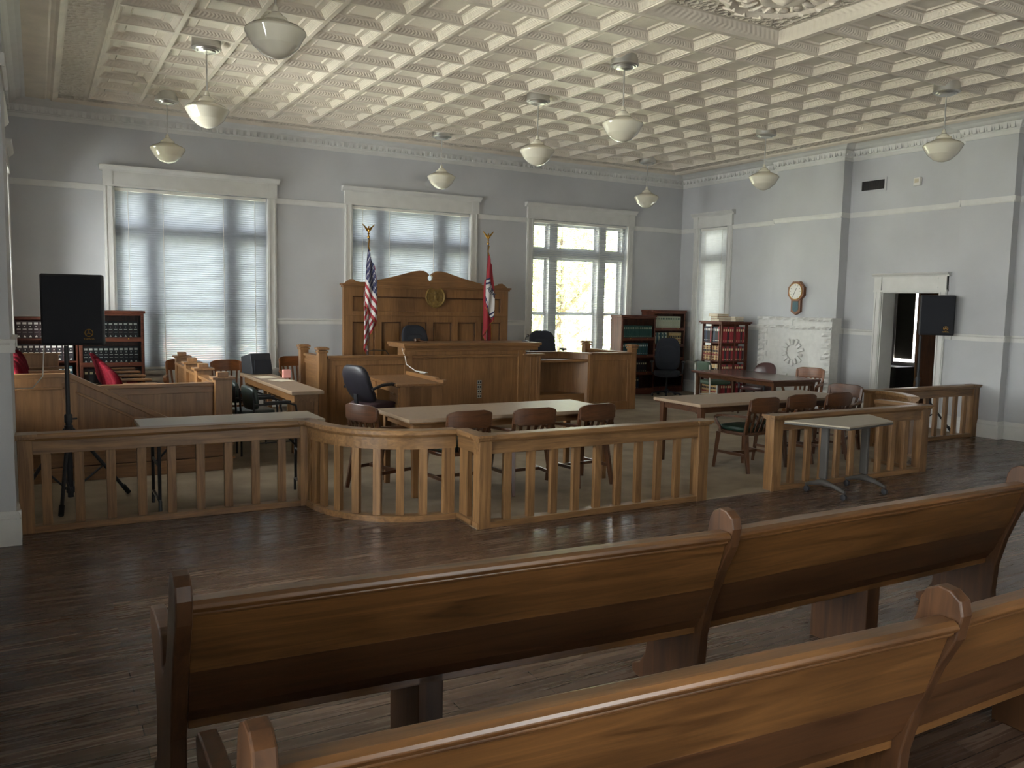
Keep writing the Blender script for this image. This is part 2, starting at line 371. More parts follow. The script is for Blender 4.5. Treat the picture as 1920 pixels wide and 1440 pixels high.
# ================================================================== ROOM
WL, WR, REAR, CEIL = -12.365, 0.0, -17.0, 4.53
def cells(mb, ax, a0, a1, z0, z1, d0, d1, holes):
    """wall slab between a0..a1 (along axis), z0..z1, thickness d0..d1, with rectangular holes (a,b,z0,z1)"""
    A = sorted({a0, a1, *[h[0] for h in holes], *[h[1] for h in holes]}); Z = sorted({z0, z1, *[h[2] for h in holes], *[h[3] for h in holes]})
    for i in range(len(A)-1):
        for j in range(len(Z)-1):
            ca, cz = (A[i]+A[i+1])/2, (Z[j]+Z[j+1])/2
            if any(h[0] < ca < h[1] and h[2] < cz < h[3] for h in holes): continue
            if ax == 'x': mb.box(A[i], A[i+1], d0, d1, Z[j], Z[j+1], raw=True)
            else: mb.box(d0, d1, A[i], A[i+1], Z[j], Z[j+1], raw=True)
ZS, ZH = .66, 3.42
WX = [(-11.137, -8.599), (-7.448, -4.905), (-3.841, -1.302)]
mb = MB(); cells(mb, 'x', WL-.3, WR+.3, -.1, 4.75, 0, .3, [(a+.14, b-.14, ZS, ZH) for a, b in WX]); mb.build('wall_back', M['wall'], kind='structure')
mb = MB(); cells(mb, 'y', REAR, 0, -.1, 4.75, 0, .3, [(-1.42, -.55, ZS, ZH), (-6.0, -5.0, 0.0, 2.1)])
mb.box(-.204, 0.02, -4.27, -2.81, 0, 4.6); mb.box(-.147, 0.02, -7.11, -6.34, 0, 4.6); mb.box(-.204, 0.02, -11.5, -10.0, 0, 4.6)
mb.build('wall_right', M['wall'], kind='structure')
mb = MB(); LH = [(-1.42, -.55, ZS, ZH), (-5.18, -2.92, ZS, ZH), (-10.6, -8.3, ZS, ZH), (-14.6, -12.3, ZS, ZH)]  # last three openings are added to let in fill light from the left
cells(mb, 'y', REAR, 0, -.1, 4.75, WL-.3, WL, LH); mb.box(WL-.02, WL+.147, -7.12, -6.34, 0, 4.6); mb.build('wall_left', M['wall'], kind='structure')
mb = MB(); cells(mb, 'x', WL-.3, WR+.3, -.1, 4.75, REAR-.3, REAR, [(c-1.13, c+1.13, ZS, ZH) for c in (-8.9,)]); mb.build('wall_rear', M['wall'], kind='structure')  # rear opening is added so fill light reaches the pew backs
mb = MB(); mb.box(WL-.3, WR+.3, REAR-.3, .3, -.12, 0); mb.build('floor', M['floor'], kind='structure')
mb = MB(); mb.box(WL-.6, WR+4, REAR-.6, .6, 4.8, 5.0); mb.build('roof_slab', M['wall_plaster'], kind='structure')  # unseen slab added overhead to block the sun

# carpet inside the bar, following the railing line
XC = -6.215
def arc(n=12, part=1.0):
    pts = []
    for i in range(n+1):
        t = PI/2*i/n*part; e = 2/2.3
        pts.append((-9.05-.95*math.cos(t)**e, -6.78-.985*math.sin(t)**e))
    return pts
ARC = arc()
left = [(WL, -.0), (WL, -6.77), (-10.0, -6.77)]+ARC[1:]+[(-9.05, -8.19)]
poly = left+[(2*XC-x, y) for x, y in reversed(left)]; poly[-1] = (WR, 0); poly[-2] = (WR, -6.75)
mb = MB(); mb.prism(poly, 'z', 0.0005, .009); mb.build('carpet', M['carpet'], kind='structure')

# ---------------------------------------------------------------- pressed-tin ceiling
S = .6096; GX0, GY0, NX, NY = -11.30, -.739, 17, 26
def tin_ceiling():
    V = []; Fc = []; MI = []; UV = []
    def quad(a, b, c, d, m=0, uv=None):
        k = len(V); V.extend([a, b, c, d]); Fc.append((k, k+1, k+2, k+3)); MI.append(m); UV.append(uv or [(0, 0)]*4)
    z0 = CEIL
    # loops: inset, height (going up into the coffer), material
    loops = [(0.0, 0, 0), (.022, 0, 0), (.027, .010, 0), (.034, .012, 0), (.076, .058, 1), (.084, .060, 0), (.088, .064, 0), (.150, .064, 0), (.157, .052, 0), (.172, .064, 0)]
    for i in range(NX):
        for j in range(NY):
            if 7 <= i <= 9 and 11 <= j <= 13: continue
            if 7 <= i <= 9 and 19 <= j <= 21: continue
            x0 = GX0+i*S; x1 = x0+S; y1 = GY0-j*S; y0 = y1-S
            for k in range(len(loops)-1):
                a, za, _ = loops[k]; b, zb, m = loops[k+1]
                A = [(x0+a, y0+a, z0+za), (x1-a, y0+a, z0+za), (x1-a, y1-a, z0+za), (x0+a, y1-a, z0+za)]
                B = [(x0+b, y0+b, z0+zb), (x1-b, y0+b, z0+zb), (x1-b, y1-b, z0+zb), (x0+b, y1-b, z0+zb)]
                for q in range(4):
                    quad(A[q], B[q], B[(q+1) % 4], A[(q+1) % 4], m, [(0, 0), (0, 1), (13, 1), (13, 0)] if m else None)
            b, zb, _ = loops[-1]
            quad((x0+b, y0+b, z0+zb), (x0+b, y1-b, z0+zb), (x1-b, y1-b, z0+zb), (x1-b, y0+b, z0+zb))
    # the two big sunk panels that carry the medallions
    for j0 in (11, 19):
        x0 = GX0+7*S; x1 = x0+3*S; y1 = GY0-j0*S; y0 = y1-3*S
        lp = [(0, 0, 0), (.04, 0, 0), (.06, .02, 0), (.14, .10, 1), (.18, .10, 0), (.2, .09, 0), (.42, .10, 2), (.44, .09, 0)]
        for k in range(len(lp)-1):
            a, za, _ = lp[k]; b, zb, m = lp[k+1]
            A = [(x0+a, y0+a, z0+za), (x1-a, y0+a, z0+za), (x1-a, y1-a, z0+za), (x0+a, y1-a, z0+za)]
            B = [(x0+b, y0+b, z0+zb), (x1-b, y0+b, z0+zb), (x1-b, y1-b, z0+zb), (x0+b, y1-b, z0+zb)]
            for q in range(4): quad(A[q], B[q], B[(q+1) % 4], A[(q+1) % 4], m, [(0, 0), (0, 1), (24, 1), (24, 0)])
        b = .44; zb = .09
        quad((x0+b, y0+b, z0+zb), (x0+b, y1-b, z0+zb), (x1-b, y1-b, z0+zb), (x1-b, y0+b, z0+zb))
    # border frieze strips around the grid
    X0, X1, Y1, Y0 = GX0, GX0+NX*S, GY0, GY0-NY*S
    bl = [(0, 0, 0), (.012, -.022, 0), (.035, -.022, 0), (.05, 0, 0), (.09, .012, 0), (.40, .012, 2), (.42, -.008, 0), (.47, -.03, 0), (.5, -.008, 0), (.54, .0, 0), (.56, -.01, 0), (1.3, -.01, 0)]
    for k in range(len(bl)-1):
        a, za, _ = bl[k]; b, zb, m = bl[k+1]
        A = [(X0-a, Y0-a, z0+za), (X1+a, Y0-a, z0+za), (X1+a, Y1+a, z0+za), (X0-a, Y1+a, z0+za)]
        B = [(X0-b, Y0-b, z0+zb), (X1+b, Y0-b, z0+zb), (X1+b, Y1+b, z0+zb), (X0-b, Y1+b, z0+zb)]
        for q in range(4): quad(A[q], A[(q+1) % 4], B[(q+1) % 4], B[q], m)
    me = bpy.data.meshes.new('ceiling'); me.from_pydata(V, [], Fc)
    for m in ('ceil', 'egg', 'frieze'): me.materials.append(M[m])
    me.polygons.foreach_set('material_index', MI)
    uvl = me.uv_layers.new(name='UVMap'); uvl.data.foreach_set('uv', [c for f in UV for p in f for c in p])
    o = bpy.data.objects.new('ceiling', me); COL.objects.link(o); o['kind'] = 'structure'
    return o
CE = tin_ceiling()
for j0, nm in ((11, 'ceiling_medallion'), (19, 'ceiling_medallion')):
    cx, cy = GX0+8.5*S, GY0-(j0+1.5)*S; mb = MB()
    mb.lathe([(.52, .09), (.52, .05), (.48, .03), (.44, .05), (.42, .07), (.22, .07), (.2, .03), (.15, .02), (.1, .04), (.05, .0), (.01, -.02)], 48, (0, 0, CEIL))
    for k in range(16):
        a = 2*PI*k/16; mb.pillow((.33*math.cos(a), .33*math.sin(a), CEIL+.06), (.09, .035, .035), 1, 6, mat=Matrix.Translation((0, 0, 0)))
        mb.tube([(.24*math.cos(a), .24*math.sin(a), CEIL+.06), (.32*math.cos(a+.1), .32*math.sin(a+.1), CEIL+.035), (.41*math.cos(a+.04), .41*math.sin(a+.04), CEIL+.055)], [.012, .022, .01], 6)
        mb.tube([(.46*math.cos(a), .46*math.sin(a), CEIL+.04), (.56*math.cos(a+.09), .56*math.sin(a+.09), CEIL+.06)], [.03, .015], 6)
    mb.build('medallion_relief', M['ceil'], CE, loc=(cx, cy, 0), smooth=True, label='round scrolled ceiling medallion')

# crown mould with egg and dart, and the two rails that run round the walls
def wall_path(jogs=True, side_out=0):
    """inner perimeter, counter-clockwise seen from above, so that the inward side is on the left"""
    return [(WR, -10.0), (WR, -7.11), (WR-.147, -7.11), (WR-.147, -6.34), (WR, -6.34), (WR, -4.27), (WR-.204, -4.27), (WR-.204, -2.81), (WR, -2.81), (WR, 0), (WL, 0), (WL, -6.34), (WL+.147, -6.34), (WL+.147, -7.12), (WL, -7.12), (WL, REAR), (WR, REAR), (WR, -11.5), (WR-.204, -11.5), (WR-.204, -10.0)]
PATH = wall_path()
prof = [(0, 4.284), (.012, 4.284), (.012, 4.34), (.02, 4.35), (.02, 4.36), (.05, 4.40), (.07, 4.45), (.10, 4.455), (.13, 4.47), (.16, 4.49), (.22, 4.51), (.3, 4.527), (.3, 4.56), (0, 4.56)]
mb = MB(); mb.sweep(prof, PATH, closed=True)
def eggs(p, q, st=.105):
    p = Vector(p); q = Vector(q); d = q-p; L = d.length; n = int(L/st)
    if n < 1: return
    d.normalize(); nn = Vector((-d.y, d.x))
    for i in range(n):
        c = p+d*(L*(i+.5)/n)+nn*.05
        R = Matrix(((d.x, nn.x, 0), (d.y, nn.y, 0), (0, 0, 1)))
        mb.cbox((c.x, c.y, 4.405), (.05, .035, .085), 0, R)
        c2 = p+d*(L*(i+1)/n)+nn*.045; mb.cbox((c2.x, c2.y, 4.41), (.012, .03, .07), 0, R)
for i in range(len(PATH)):
    a, b = PATH[i], PATH[(i+1) % len(PATH)]
    if max(a[1], b[1]) < -12: continue
    eggs(a, b)
mb.build('trim_1', M['trim'], kind='structure')
def rail_runs(z0, prof, gaps, name, mat):
    """moulding on the walls, broken by window / door casings: gaps are (ax, a, b)"""
    mb = MB()
    for i in range(len(PATH)):
        a, b = PATH[i], PATH[(i+1) % len(PATH)]
        seg = [(0.0, 1.0)]; L = (Vector(b)-Vector(a)).length
        for ax, w, lo, hi in gaps:
            if ax == 'x' and abs(a[1]-b[1]) < 1e-6 and abs(a[1]-w) < .01: ta, tb = (lo-a[0])/(b[0]-a[0]), (hi-a[0])/(b[0]-a[0])
            elif ax == 'y' and abs(a[0]-b[0]) < 1e-6 and abs(a[0]-w) < .01: ta, tb = (lo-a[1])/(b[1]-a[1]), (hi-a[1])/(b[1]-a[1])
            else: continue
            ta, tb = sorted((ta, tb)); ns = []
            for s0, s1 in seg:
                if tb <= s0 or ta >= s1: ns.append((s0, s1)); continue
                if ta > s0: ns.append((s0, ta))
                if tb < s1: ns.append((tb, s1))
            seg = ns
        A = Vector(a); D = Vector(b)-A
        for s0, s1 in seg:
            if (s1-s0)*L < .01: continue
            e0 = 0 if s0 > 0 else 0.0; p0 = A+D*s0; p1 = A+D*s1
            # let the moulding turn outside corners
            ext = .03
            prev = PATH[i-1]; nxt = PATH[(i+2) % len(PATH)]
            def convex(p, q, r): return (q[0]-p[0])*(r[1]-q[1])-(q[1]-p[1])*(r[0]-q[0]) < 0
            dn = D.normalized()
            if s0 == 0 and convex(prev, a, b): p0 = p0-dn*ext
            if s1 == 1 and convex(a, b, nxt): p1 = p1+dn*ext
            mb.sweep(prof, [tuple(p0), tuple(p1)])
    return mb.build(name, mat, kind='structure')
gw = [('x', 0, a, b) for a, b in WX]+[('y', 0, -1.534, -.432), ('y', WL, -1.534, -.432), ('y', WL, -5.32, -2.78), ('y', WL, -10.74, -8.16), ('y', WL, -14.74, -12.16)]
gd = [('y', 0, -6.13, -4.87)]
rail_runs(0, [(0, 3.345), (.012, 3.345), (.02, 3.36), (.028, 3.395), (.03, 3.43), (0, 3.435)], gw, 'trim_2', M['trim'])
rail_runs(0, [(0, 1.385), (.02, 1.385), (.02, 1.44), (.032, 1.455), (.034, 1.478), (0, 1.48)], gw+gd+[('y', -.204, -4.27, -2.81)], 'trim_3', M['trim'])
rail_runs(0, [(0, 0), (.028, 0), (.028, .19), (.02, .20), (.02, .225), (.012, .25), (0, .25)], gd, 'baseboard_room', M['trim'])

# ---------------------------------------------------------------- window units (built facing -Y, origin at the left end of the outer casing)
wn = [0]
def window(w, loc, rz, mull, recess=.12, transom=2.86, sill=True, meet=1.63):
    wn[0] += 1
    r = structure('window_%d' % wn[0], loc, rz); a, b = .14, w-.14
    mb = MB()
    for x0 in (0, w-.14):
        mb.box(x0, x0+.14, -.035, 0, ZS-.04, ZH+.01); mb.box(x0+.02, x0+.035, -.045, -.03, ZS, ZH); mb.box(x0+.105, x0+.12, -.045, -.03, ZS, ZH)
    mb.build('side_casing', M['trim'], r)
    mb = MB(); mb.box(0, w, -.04, 0, ZH+.01, 3.66); mb.box(.12, w-.12, -.048, -.035, ZH+.03, 3.60); mb.box(-.01, w+.01, -.055, 0, ZH, ZH+.028)
    for x0 in (-.01, w-.13): mb.box(x0, x0+.14, -.055, 0, ZH+.02, 3.66)
    mb.sweep([(0, 3.64), (.05, 3.64), (.06, 3.665), (.10, 3.70), (.11, 3.723), (0, 3.728)], [(w+.05, 0), (-.05, 0)])
    mb.build('head_casing', M['trim'], r)
    mb = MB(); mb.box(-.05, w+.05, -.09, .14, ZS-.045, ZS); mb.box(-.01, w+.01, -.03, 0, ZS-.16, ZS-.045); mb.build('sill', M['trim'], r)
    mb = MB()
    y0, y1 = recess, recess+.1
    mb.box(a, a+.05, y0-.02, .3, ZS, ZH); mb.box(b-.05, b, y0-.02, .3, ZS, ZH); mb.box(a, b, y0-.02, .3, ZH-.05, ZH); mb.box(a, b, y0-.02, .3, ZS, ZS+.06)
    for c, ww in mull: mb.box(c-ww/2, c+ww/2, y0-.03, .26, ZS, ZH)
    if transom: mb.box(a, b, y0-.03, .26, transom-.15, transom)
    edges = [a+.05]+[v for c, ww in mull for v in (c-ww/2, c+ww/2)]+[b-.05]
    panes = MB(); sash = MB()
    for i in range(0, len(edges), 2):
        e0, e1 = edges[i], edges[i+1]
        zs = [(ZS+.06, meet, .05), (meet-.04, (transom-.15) if transom else ZH-.05, .09)]
        if transom: zs.append((transom, ZH-.05, .07))
        for z0, z1, dy in zs:
            for q in ((e0, e0+.045, z0, z1), (e1-.045, e1, z0, z1), (e0, e1, z0, z0+.05), (e0, e1, z1-.045, z1)):
                sash.box(q[0], q[1], y0+dy, y0+dy+.035, q[2], q[3])
            panes.box(e0+.04, e1-.04, y0+dy+.014, y0+dy+.018, z0+.04, z1-.04)
    mb.build('frame', M['trim'], r); sash.build('sash', M['trim'], r); panes.build('glass', M['glass'], r)
    return r
def blind(w, loc, rz, tilt, label, mat, z0=ZS+.02, pitch=.034, sw=.041, y=.035, cords=()):
    r = thing('window_blind', label, 'blind', loc, rz)
    a, b = .155, w-.155; z1 = ZH-.055
    mb = MB(); mb.box(a, b, y-.02, y+.02, z1, ZH-.012); mb.build('headrail', M['white'], r)
    mb = MB(); n = int((z1-z0-.02)/pitch); t = math.radians(tilt)
    for i in range(n):
        z = z1-.02-i*pitch; v = []
        for k in range(4):
            u = (k/3-.5)*sw; bow = .003*(1-(2*k/3-1)**2)
            v.append((y+u*math.cos(t)+bow*math.sin(t), z-u*math.sin(t)+bow*math.cos(t)))
        vs = [(a+.003, p[0], p[1]) for p in v]+[(b-.003, p[0], p[1]) for p in v]
        mb.add(vs, [(k, k+1, k+5, k+4) for k in range(3)])
    mb.build('slats', mat, r, fix=False)
    mb = MB(); mb.box(a, b, y-.014, y+.014, z0, z0+.018); mb.build('bottom_rail', M['white'], r)
    for c in cords:
        mb = MB(); x = a+(b-a)*c; mb.box(x-.004, x+.004, y-.024, y-.021, z0+.01, z1); mb.build('ladder_cord', M['white'], r)
    return r
m3 = [(.14+.53, .19), (.14+1.70, .19)]
for i, (a, b) in enumerate(WX): window(b-a, (a, 0, 0), 0, m3)
window(1.102, (0, -.432, 0), -PI/2, [], transom=2.86)
window(1.102, (WL, -1.534, 0), PI/2, [], transom=2.86)
for y0 in (-5.32, -10.74, -14.74): window(2.54, (WL, y0, 0), PI/2, m3)  # unseen left windows, added to go with the fill lamps
for c in (-8.9,): window(2.54, (c+1.27, REAR, 0), PI, m3)  # unseen rear window, added for its fill light
blind(2.538, (WX[0][0], 0, 0), 0, 58, 'long white slatted blind, down over the window left of the judge bench', M['slat'], cords=(.08, .30, .70, .92))
blind(2.543, (WX[1][0], 0, 0), 0, 57, 'white slatted blind on the window behind the judge bench and flags', M['slat'], cords=(.08, .30, .68, .92))
blind(2.539, (WX[2][0], 0, 0), 0, 6, 'opened white slatted blind, trees showing through, right of the red flag', M['slat'], cords=(.3, .7))
blind(1.102, (0, -.432, 0), -PI/2, 66, 'narrow closed white blind on the right wall by the corner', M['slat_closed'], cords=(.2, .8))

# ---------------------------------------------------------------- doorway on the right wall and the room beyond
r = structure('door_1', (0, -4.87, 0), -PI/2); w = 1.26; ZD = 2.1
mb = MB()
for x0 in (0, w-.13): mb.box(x0, x0+.13, -.035, 0, 0, ZD); mb.box(x0+.02, x0+.035, -.045, -.03, .2, ZD); mb.box(x0+.1, x0+.115, -.045, -.03, .2, ZD); mb.box(x0-.008, x0+.138, -.05, 0, 0, .2)
mb.box(.13, .145, -.01, .3, 0, ZD); mb.box(w-.145, w-.13, -.01, .3, 0, ZD); mb.box(.13, w-.13, -.01, .3, ZD-.015, ZD)
mb.build('side_casing', M['trim'], r)
mb = MB(); mb.box(0, w, -.035, 0, ZD, 2.36)
mb.sweep([(0, 2.34), (.05, 2.34), (.06, 2.36), (.09, 2.38), (.1, 2.4), (0, 2.402)], [(w+.04, 0), (-.04, 0)]); mb.box(-.01, w+.01, -.055, 0, ZD, ZD+.03); mb.box(.14, w-.14, -.05, -.03, ZD+.06, ZD+.08); mb.box(.14, w-.14, -.05, -.03, 2.3, 2.32)
for x0 in (0, w-.13): mb.prism([(x0, ZD+.03), (x0+.13, ZD+.03), (x0+.13, 2.34), (x0, 2.34)], 'y', -.055, 0)
mb.build('head_casing', M['trim'], r)
# small side room
RX = 3.2
mb = MB(); cells(mb, 'y', -9.0, -1.5, -.1, 3.2, RX, RX+.3, [(-3.45, -2.45, .78, 2.4)]); mb.build('wall_side_room_far', M['wall'], kind='structure')
mb = MB(); mb.box(.3, RX+.3, -1.5, -1.2, -.1, 3.2); mb.build('wall_side_room_left', M['wall'], kind='structure')
mb = MB(); mb.box(.3, RX+.3, -9.3, -9.0, -.1, 3.2); mb.build('wall_side_room_right', M['wall'], kind='structure')
mb = MB(); mb.box(.3, RX+.3, -9.3, -1.2, -.12, 0); mb.build('floor_side_room', M['floor'], kind='structure')
mb = MB(); mb.box(.3, RX+.3, -9.3, -1.2, 3.0, 3.2); mb.build('ceiling_side_room', M['wall_plaster'], kind='structure')
mb = MB(); mb.box(RX-.04, RX, -3.55, -3.45, .7, 2.5); mb.box(RX-.04, RX, -2.45, -2.35, .7, 2.5); mb.box(RX-.04, RX, -3.55, -2.35, 2.4, 2.5); mb.box(RX-.08, RX, -3.58, -2.32, .74, .78); mb.box(RX-.06, RX-.035, -3.0, -2.93, .78, 2.4)
mb.build('window_20', M['trim'], kind='structure')
mb = MB(); mb.box(RX-.03, RX-.01, -3.385, -2.46, .85, 2.39); mb.tube([(RX-.02, -3.385, .85), (RX-.02, -2.46, .85)], .012, 8)
o = mb.build('roller_shade', M['shade']); o['label'] = 'dark roller shade pulled down over the window in the room beyond the door'; o['category'] = 'shade'
t = thing('wooden_cabinet', 'dark tall wooden cabinet seen through the doorway', 'cabinet', (1.5, -4.06, 0), 0)
mb = MB(); mb.box(0, .5, -1.5, -.55, 0, 2.3); mb.build('body', M['oakz'], t, bevel=.01)
mb = MB(); mb.box(-.02, 0, -1.45, -1.04, .1, 2.2); mb.build('door', M['darkz'], t, bevel=.006)
mb = MB(); mb.box(-.02, 0, -1.01, -.6, .1, 2.2); mb.build('door', M['darkz'], t, bevel=.006)
o = thing('filing_cabinet', 'grey metal drawer cabinet under the window beyond the doorway', 'cabinet', (2.55, -3.0, 0))
mb = MB(); mb.box(0, .6, -.5, .5, 0, .7); mb.build('body', M['metal'], o, bevel=.008)
for k in range(3):
    mb = MB(); mb.box(-.02, 0, -.48, .48, .04+k*.22, .04+k*.22+.2); d = mb.build('drawer', M['metal'], o, bevel=.004)
    mb = MB(); mb.box(-.04, -.02, -.1, .05, .13+k*.22, .15+k*.22); mb.build('handle', M['chrome'], d)

# ---------------------------------------------------------------- outdoors
mb = MB(); mb.box(-60, 50, .6, 90, -4.2, -4.0); mb.build('lawn', M['grass'], kind='structure')
def tree(x, y, h, R, n, seed, label):
    rd = random.Random(seed); t = thing('leafy_tree', label, 'tree', (x, y, -4.0), 0, 'trees outside the back windows')
    mb = MB(); mb.tube([(0, 0, 0), (.1, 0, h*.3), (-.1, .1, h*.6), (0, 0, h*.85)], [.3, .24, .16, .06], 10)
    for k in range(7):
        a = k*2.4; z = h*(.35+.07*k); mb.tube([(0, 0, z), (R*.5*math.cos(a), R*.5*math.sin(a), z+R*.35), (R*.8*math.cos(a), R*.8*math.sin(a), z+R*.5)], [.12, .07, .03], 6)
    mb.build('trunk', M['bark'], t, smooth=True)
    mb = MB(); cl = [(rd.uniform(-R, R)*.75, rd.uniform(-R, R)*.75, h*rd.uniform(.3, .95), R*rd.uniform(.3, .5)) for _ in range(26)]
    for _ in range(n):
        cx, cy, cz, cr = rd.choice(cl); u = Vector((rd.gauss(0, 1), rd.gauss(0, 1), rd.gauss(0, 1))).normalized()*cr*rd.uniform(.55, 1)
        c = Vector((cx, cy, cz))+u; s = rd.uniform(.10, .2); a = Vector((rd.gauss(0, 1), rd.gauss(0, 1), rd.gauss(0, 1))).normalized(); b = a.cross(u).normalized(); 
        mb.add([c-a*s, c-b*s*.5, c+a*s, c+b*s*.5], [(0, 1, 2, 3)])
    mb.build('foliage', M['leaf'], t, fix=False)
for i, (x, y, h, R, n) in enumerate([(-.2, 14, 9.6, 3.6, 5200), (8.0, 17, 11, 3.8, 5200), (-6.0, 18, 9.5, 3.2, 3200), (15, 26, 11, 4.2, 3600), (4.0, 30, 12, 4.6, 3600), (-17.0, 24, 8.5, 3.2, 2500), (-3.5, 37, 12, 4.6, 3200)]):
    tree(x, y, h, R, n, i, ['broad green tree close outside the window right of the judge bench', 'tall green tree outside beyond the right window, farther right', 'green tree outside the window behind the judge bench', 'large far tree right of the other trees outside', 'tall far tree behind the close tree outside the right window', 'lower green tree outside the left window', 'far tree between the others outside the middle window'][i])
t = thing('house', 'pale house with pinkish roof seen low through the left blind', 'house', (-8.5, 27, -4.0))
mb = MB(); mb.box(-5, 5, -3, 3, 0, 3.2); mb.build('wall', M['siding'], t)
mb = MB(); mb.prism([(-3.4, 3.1), (3.4, 3.1), (0, 5.0)], 'x', -5.4, 5.4); mb.build('roof', M['roof'], t)
for k in range(3):
    mb = MB(); mb.box(-3.6+k*3, -2.6+k*3, -3.04, -3.0, 1, 2.3); mb.build('window', M['bk_blue'], t)
# ================================================================== FIXED WOODWORK
PH = .755
def post(mb_list, parent, x, y, w, d, h=PH, rot=0, cap=True, base=0.009, label=None):
    Rm = Matrix.Rotation(rot, 3, 'Z'); mb = MB()
    mb.cbox((x, y, base+(h-.035-base)/2), (w, d, h-.035-base), 0, Rm)
    if cap: mb.cbox((x, y, h-.028), (w+.035, d+.035, .022), 0, Rm); mb.cbox((x, y, h-.008), (w+.06, d+.06, .022), 0, Rm)
    return mb.build('post', M['railz'], parent, bevel=.004)
def rail_straight(name, label, x0, x1, y, bal, endl, endr, group=None):
    t = thing(name, label, 'railing', ((x0+x1)/2, y, 0.0), 0, group); cx = (x0+x1)/2
    a, b = x0-cx+.012, x1-cx-.012
    mb = MB(); mb.box(a, b, -.035, .035, .60, .70); mb.prism([(-.05, .70), (.05, .70), (.065, .722), (.065, .75), (.058, .758), (-.058, .758), (-.065, .75), (-.065, .722)], 'x', a, b); mb.build('top_rail', M['railx'], t, bevel=.003)
    mb = MB(); mb.box(a, b, -.05, .05, .0, .05); mb.build('bottom_rail', M['railx'], t, bevel=.003)
    for bx in bal:
        mb = MB(); mb.box(bx-cx-.034, bx-cx+.034, -.022, .022, .05, .61); mb.build('baluster', M['railz'], t, bevel=.003)
    for px, w in endl+endr: post(None, t, px-cx, 0, w, .11, base=0)
    return t
# left straight run, from the left wall to the curve
rail_straight('bar_railing', 'left straight run of oak courtroom railing, from left wall to curved section', WL+.16, -9.99, -6.80, [-12.02+.2222*i for i in range(9)], [(-12.155, .10)], [(-10.04, .10)])
rail_straight('bar_railing', 'middle run of oak railing in front of the left counsel table, ending at the gateway', -9.06, -6.64, -8.15, [-8.761+.2229*i for i in range(9)], [(-8.985, .11)], [(-6.70, .12)])
rail_straight('bar_railing', 'oak railing run behind the small rolling table, right of the gateway', -5.80, -3.36, -8.15, [-5.476+.2225*i for i in range(9)], [(-5.735, .13)], [(-3.42, .12)])
rail_straight('bar_railing', 'far right run of oak railing, ending at the right wall', -2.44, -.15, -6.77, [-2.2+.2225*i for i in range(9)], [(-2.50, .11)], [(-.22, .13)])
def curved_rail(label, pts, nb, mirror, slabs):
    f = (lambda p: (2*XC-p[0], p[1])) if mirror else (lambda p: p)
    pts = [f(p) for p in pts]
    if mirror: pts = pts
    c = pts[len(pts)//2]; t = thing('curved_bar_railing', label, 'railing', (c[0], c[1], 0)); P = [(x-c[0], y-c[1]) for x, y in pts]
    def sq(w, z0, z1): return [(-w/2, z0), (w/2, z0), (w/2, z1), (-w/2, z1)]
    mb = MB(); mb.sweep(sq(.06, .60, .70), P); mb.sweep([(-.05, .70), (.05, .70), (.065, .722), (.065, .75), (.058, .758), (-.058, .758), (-.065, .75), (-.065, .722)], P); mb.build('top_rail', M['railx'], t)
    mb = MB(); mb.sweep(sq(.09, 0.0, .05), P); mb.build('bottom_rail', M['railx'], t)
    L = [0]
    for i in range(len(P)-1): L.append(L[-1]+(Vector(P[i+1])-Vector(P[i])).length)
    def at(s):
        for i in range(len(P)-1):
            if s <= L[i+1] or i == len(P)-2:
                u = (s-L[i])/(L[i+1]-L[i]); a = Vector(P[i]); b = Vector(P[i+1]); p = a+(b-a)*u; d = b-a; return p, math.atan2(d.y, d.x)
    for s in nb:
        p, a = at(L[-1]*s); mb = MB(); mb.cbox((p.x, p.y, .33), (.068, .044, .56), 0, Matrix.Rotation(a, 3, 'Z')); mb.build('baluster', M['railz'], t, bevel=.003)
    for s, w in slabs:
        p, a = at(L[-1]*s); mb = MB(); mb.cbox((p.x, p.y, .325), (w, .05, .65), 0, Matrix.Rotation(a, 3, 'Z')); mb.build('post', M['railz'], t, bevel=.004)
    return t
inner = [(x+.05*0, y) for x, y in arc(20)]
curved_rail('curved oak railing section bulging into the gallery beside the left counsel table', inner, [.22, .345, .465, .585, .705, .825], False, [(.05, .12), (.13, .07), (.965, .10)])
t = curved_rail('short curved piece of oak railing at the far right, cut off at the side gate', arc(20)[:12], [.45], True, [(.08, .14), (.25, .12), (.65, .16), (.95, .08)])
def jog(label, x, y0, y1):
    t = thing('bar_railing_return', label, 'railing', (x, (y0+y1)/2, 0)); h = abs(y1-y0)/2
    mb = MB(); mb.box(-.03, .03, -h, h, .60, .70); mb.prism([(-.05, .70), (.05, .70), (.065, .722), (.065, .75), (.058, .758), (-.058, .758), (-.065, .75), (-.065, .722)], 'y', -h, h); mb.build('top_rail', M['raily'], t, bevel=.003)
    mb = MB(); mb.box(-.05, .05, -h, h, 0, .05); mb.build('bottom_rail', M['raily'], t, bevel=.003)
    mb = MB(); mb.box(-.022, .022, -h+.12, h-.02, .05, .61); mb.build('panel', M['railz'], t, bevel=.003)
    return t
jog('short return of the oak railing joining the curve to the middle run', -9.0, -8.08, -7.79)
jog('return of the oak railing at the right corner post, behind the small rolling table', -3.43, -8.08, -7.58)

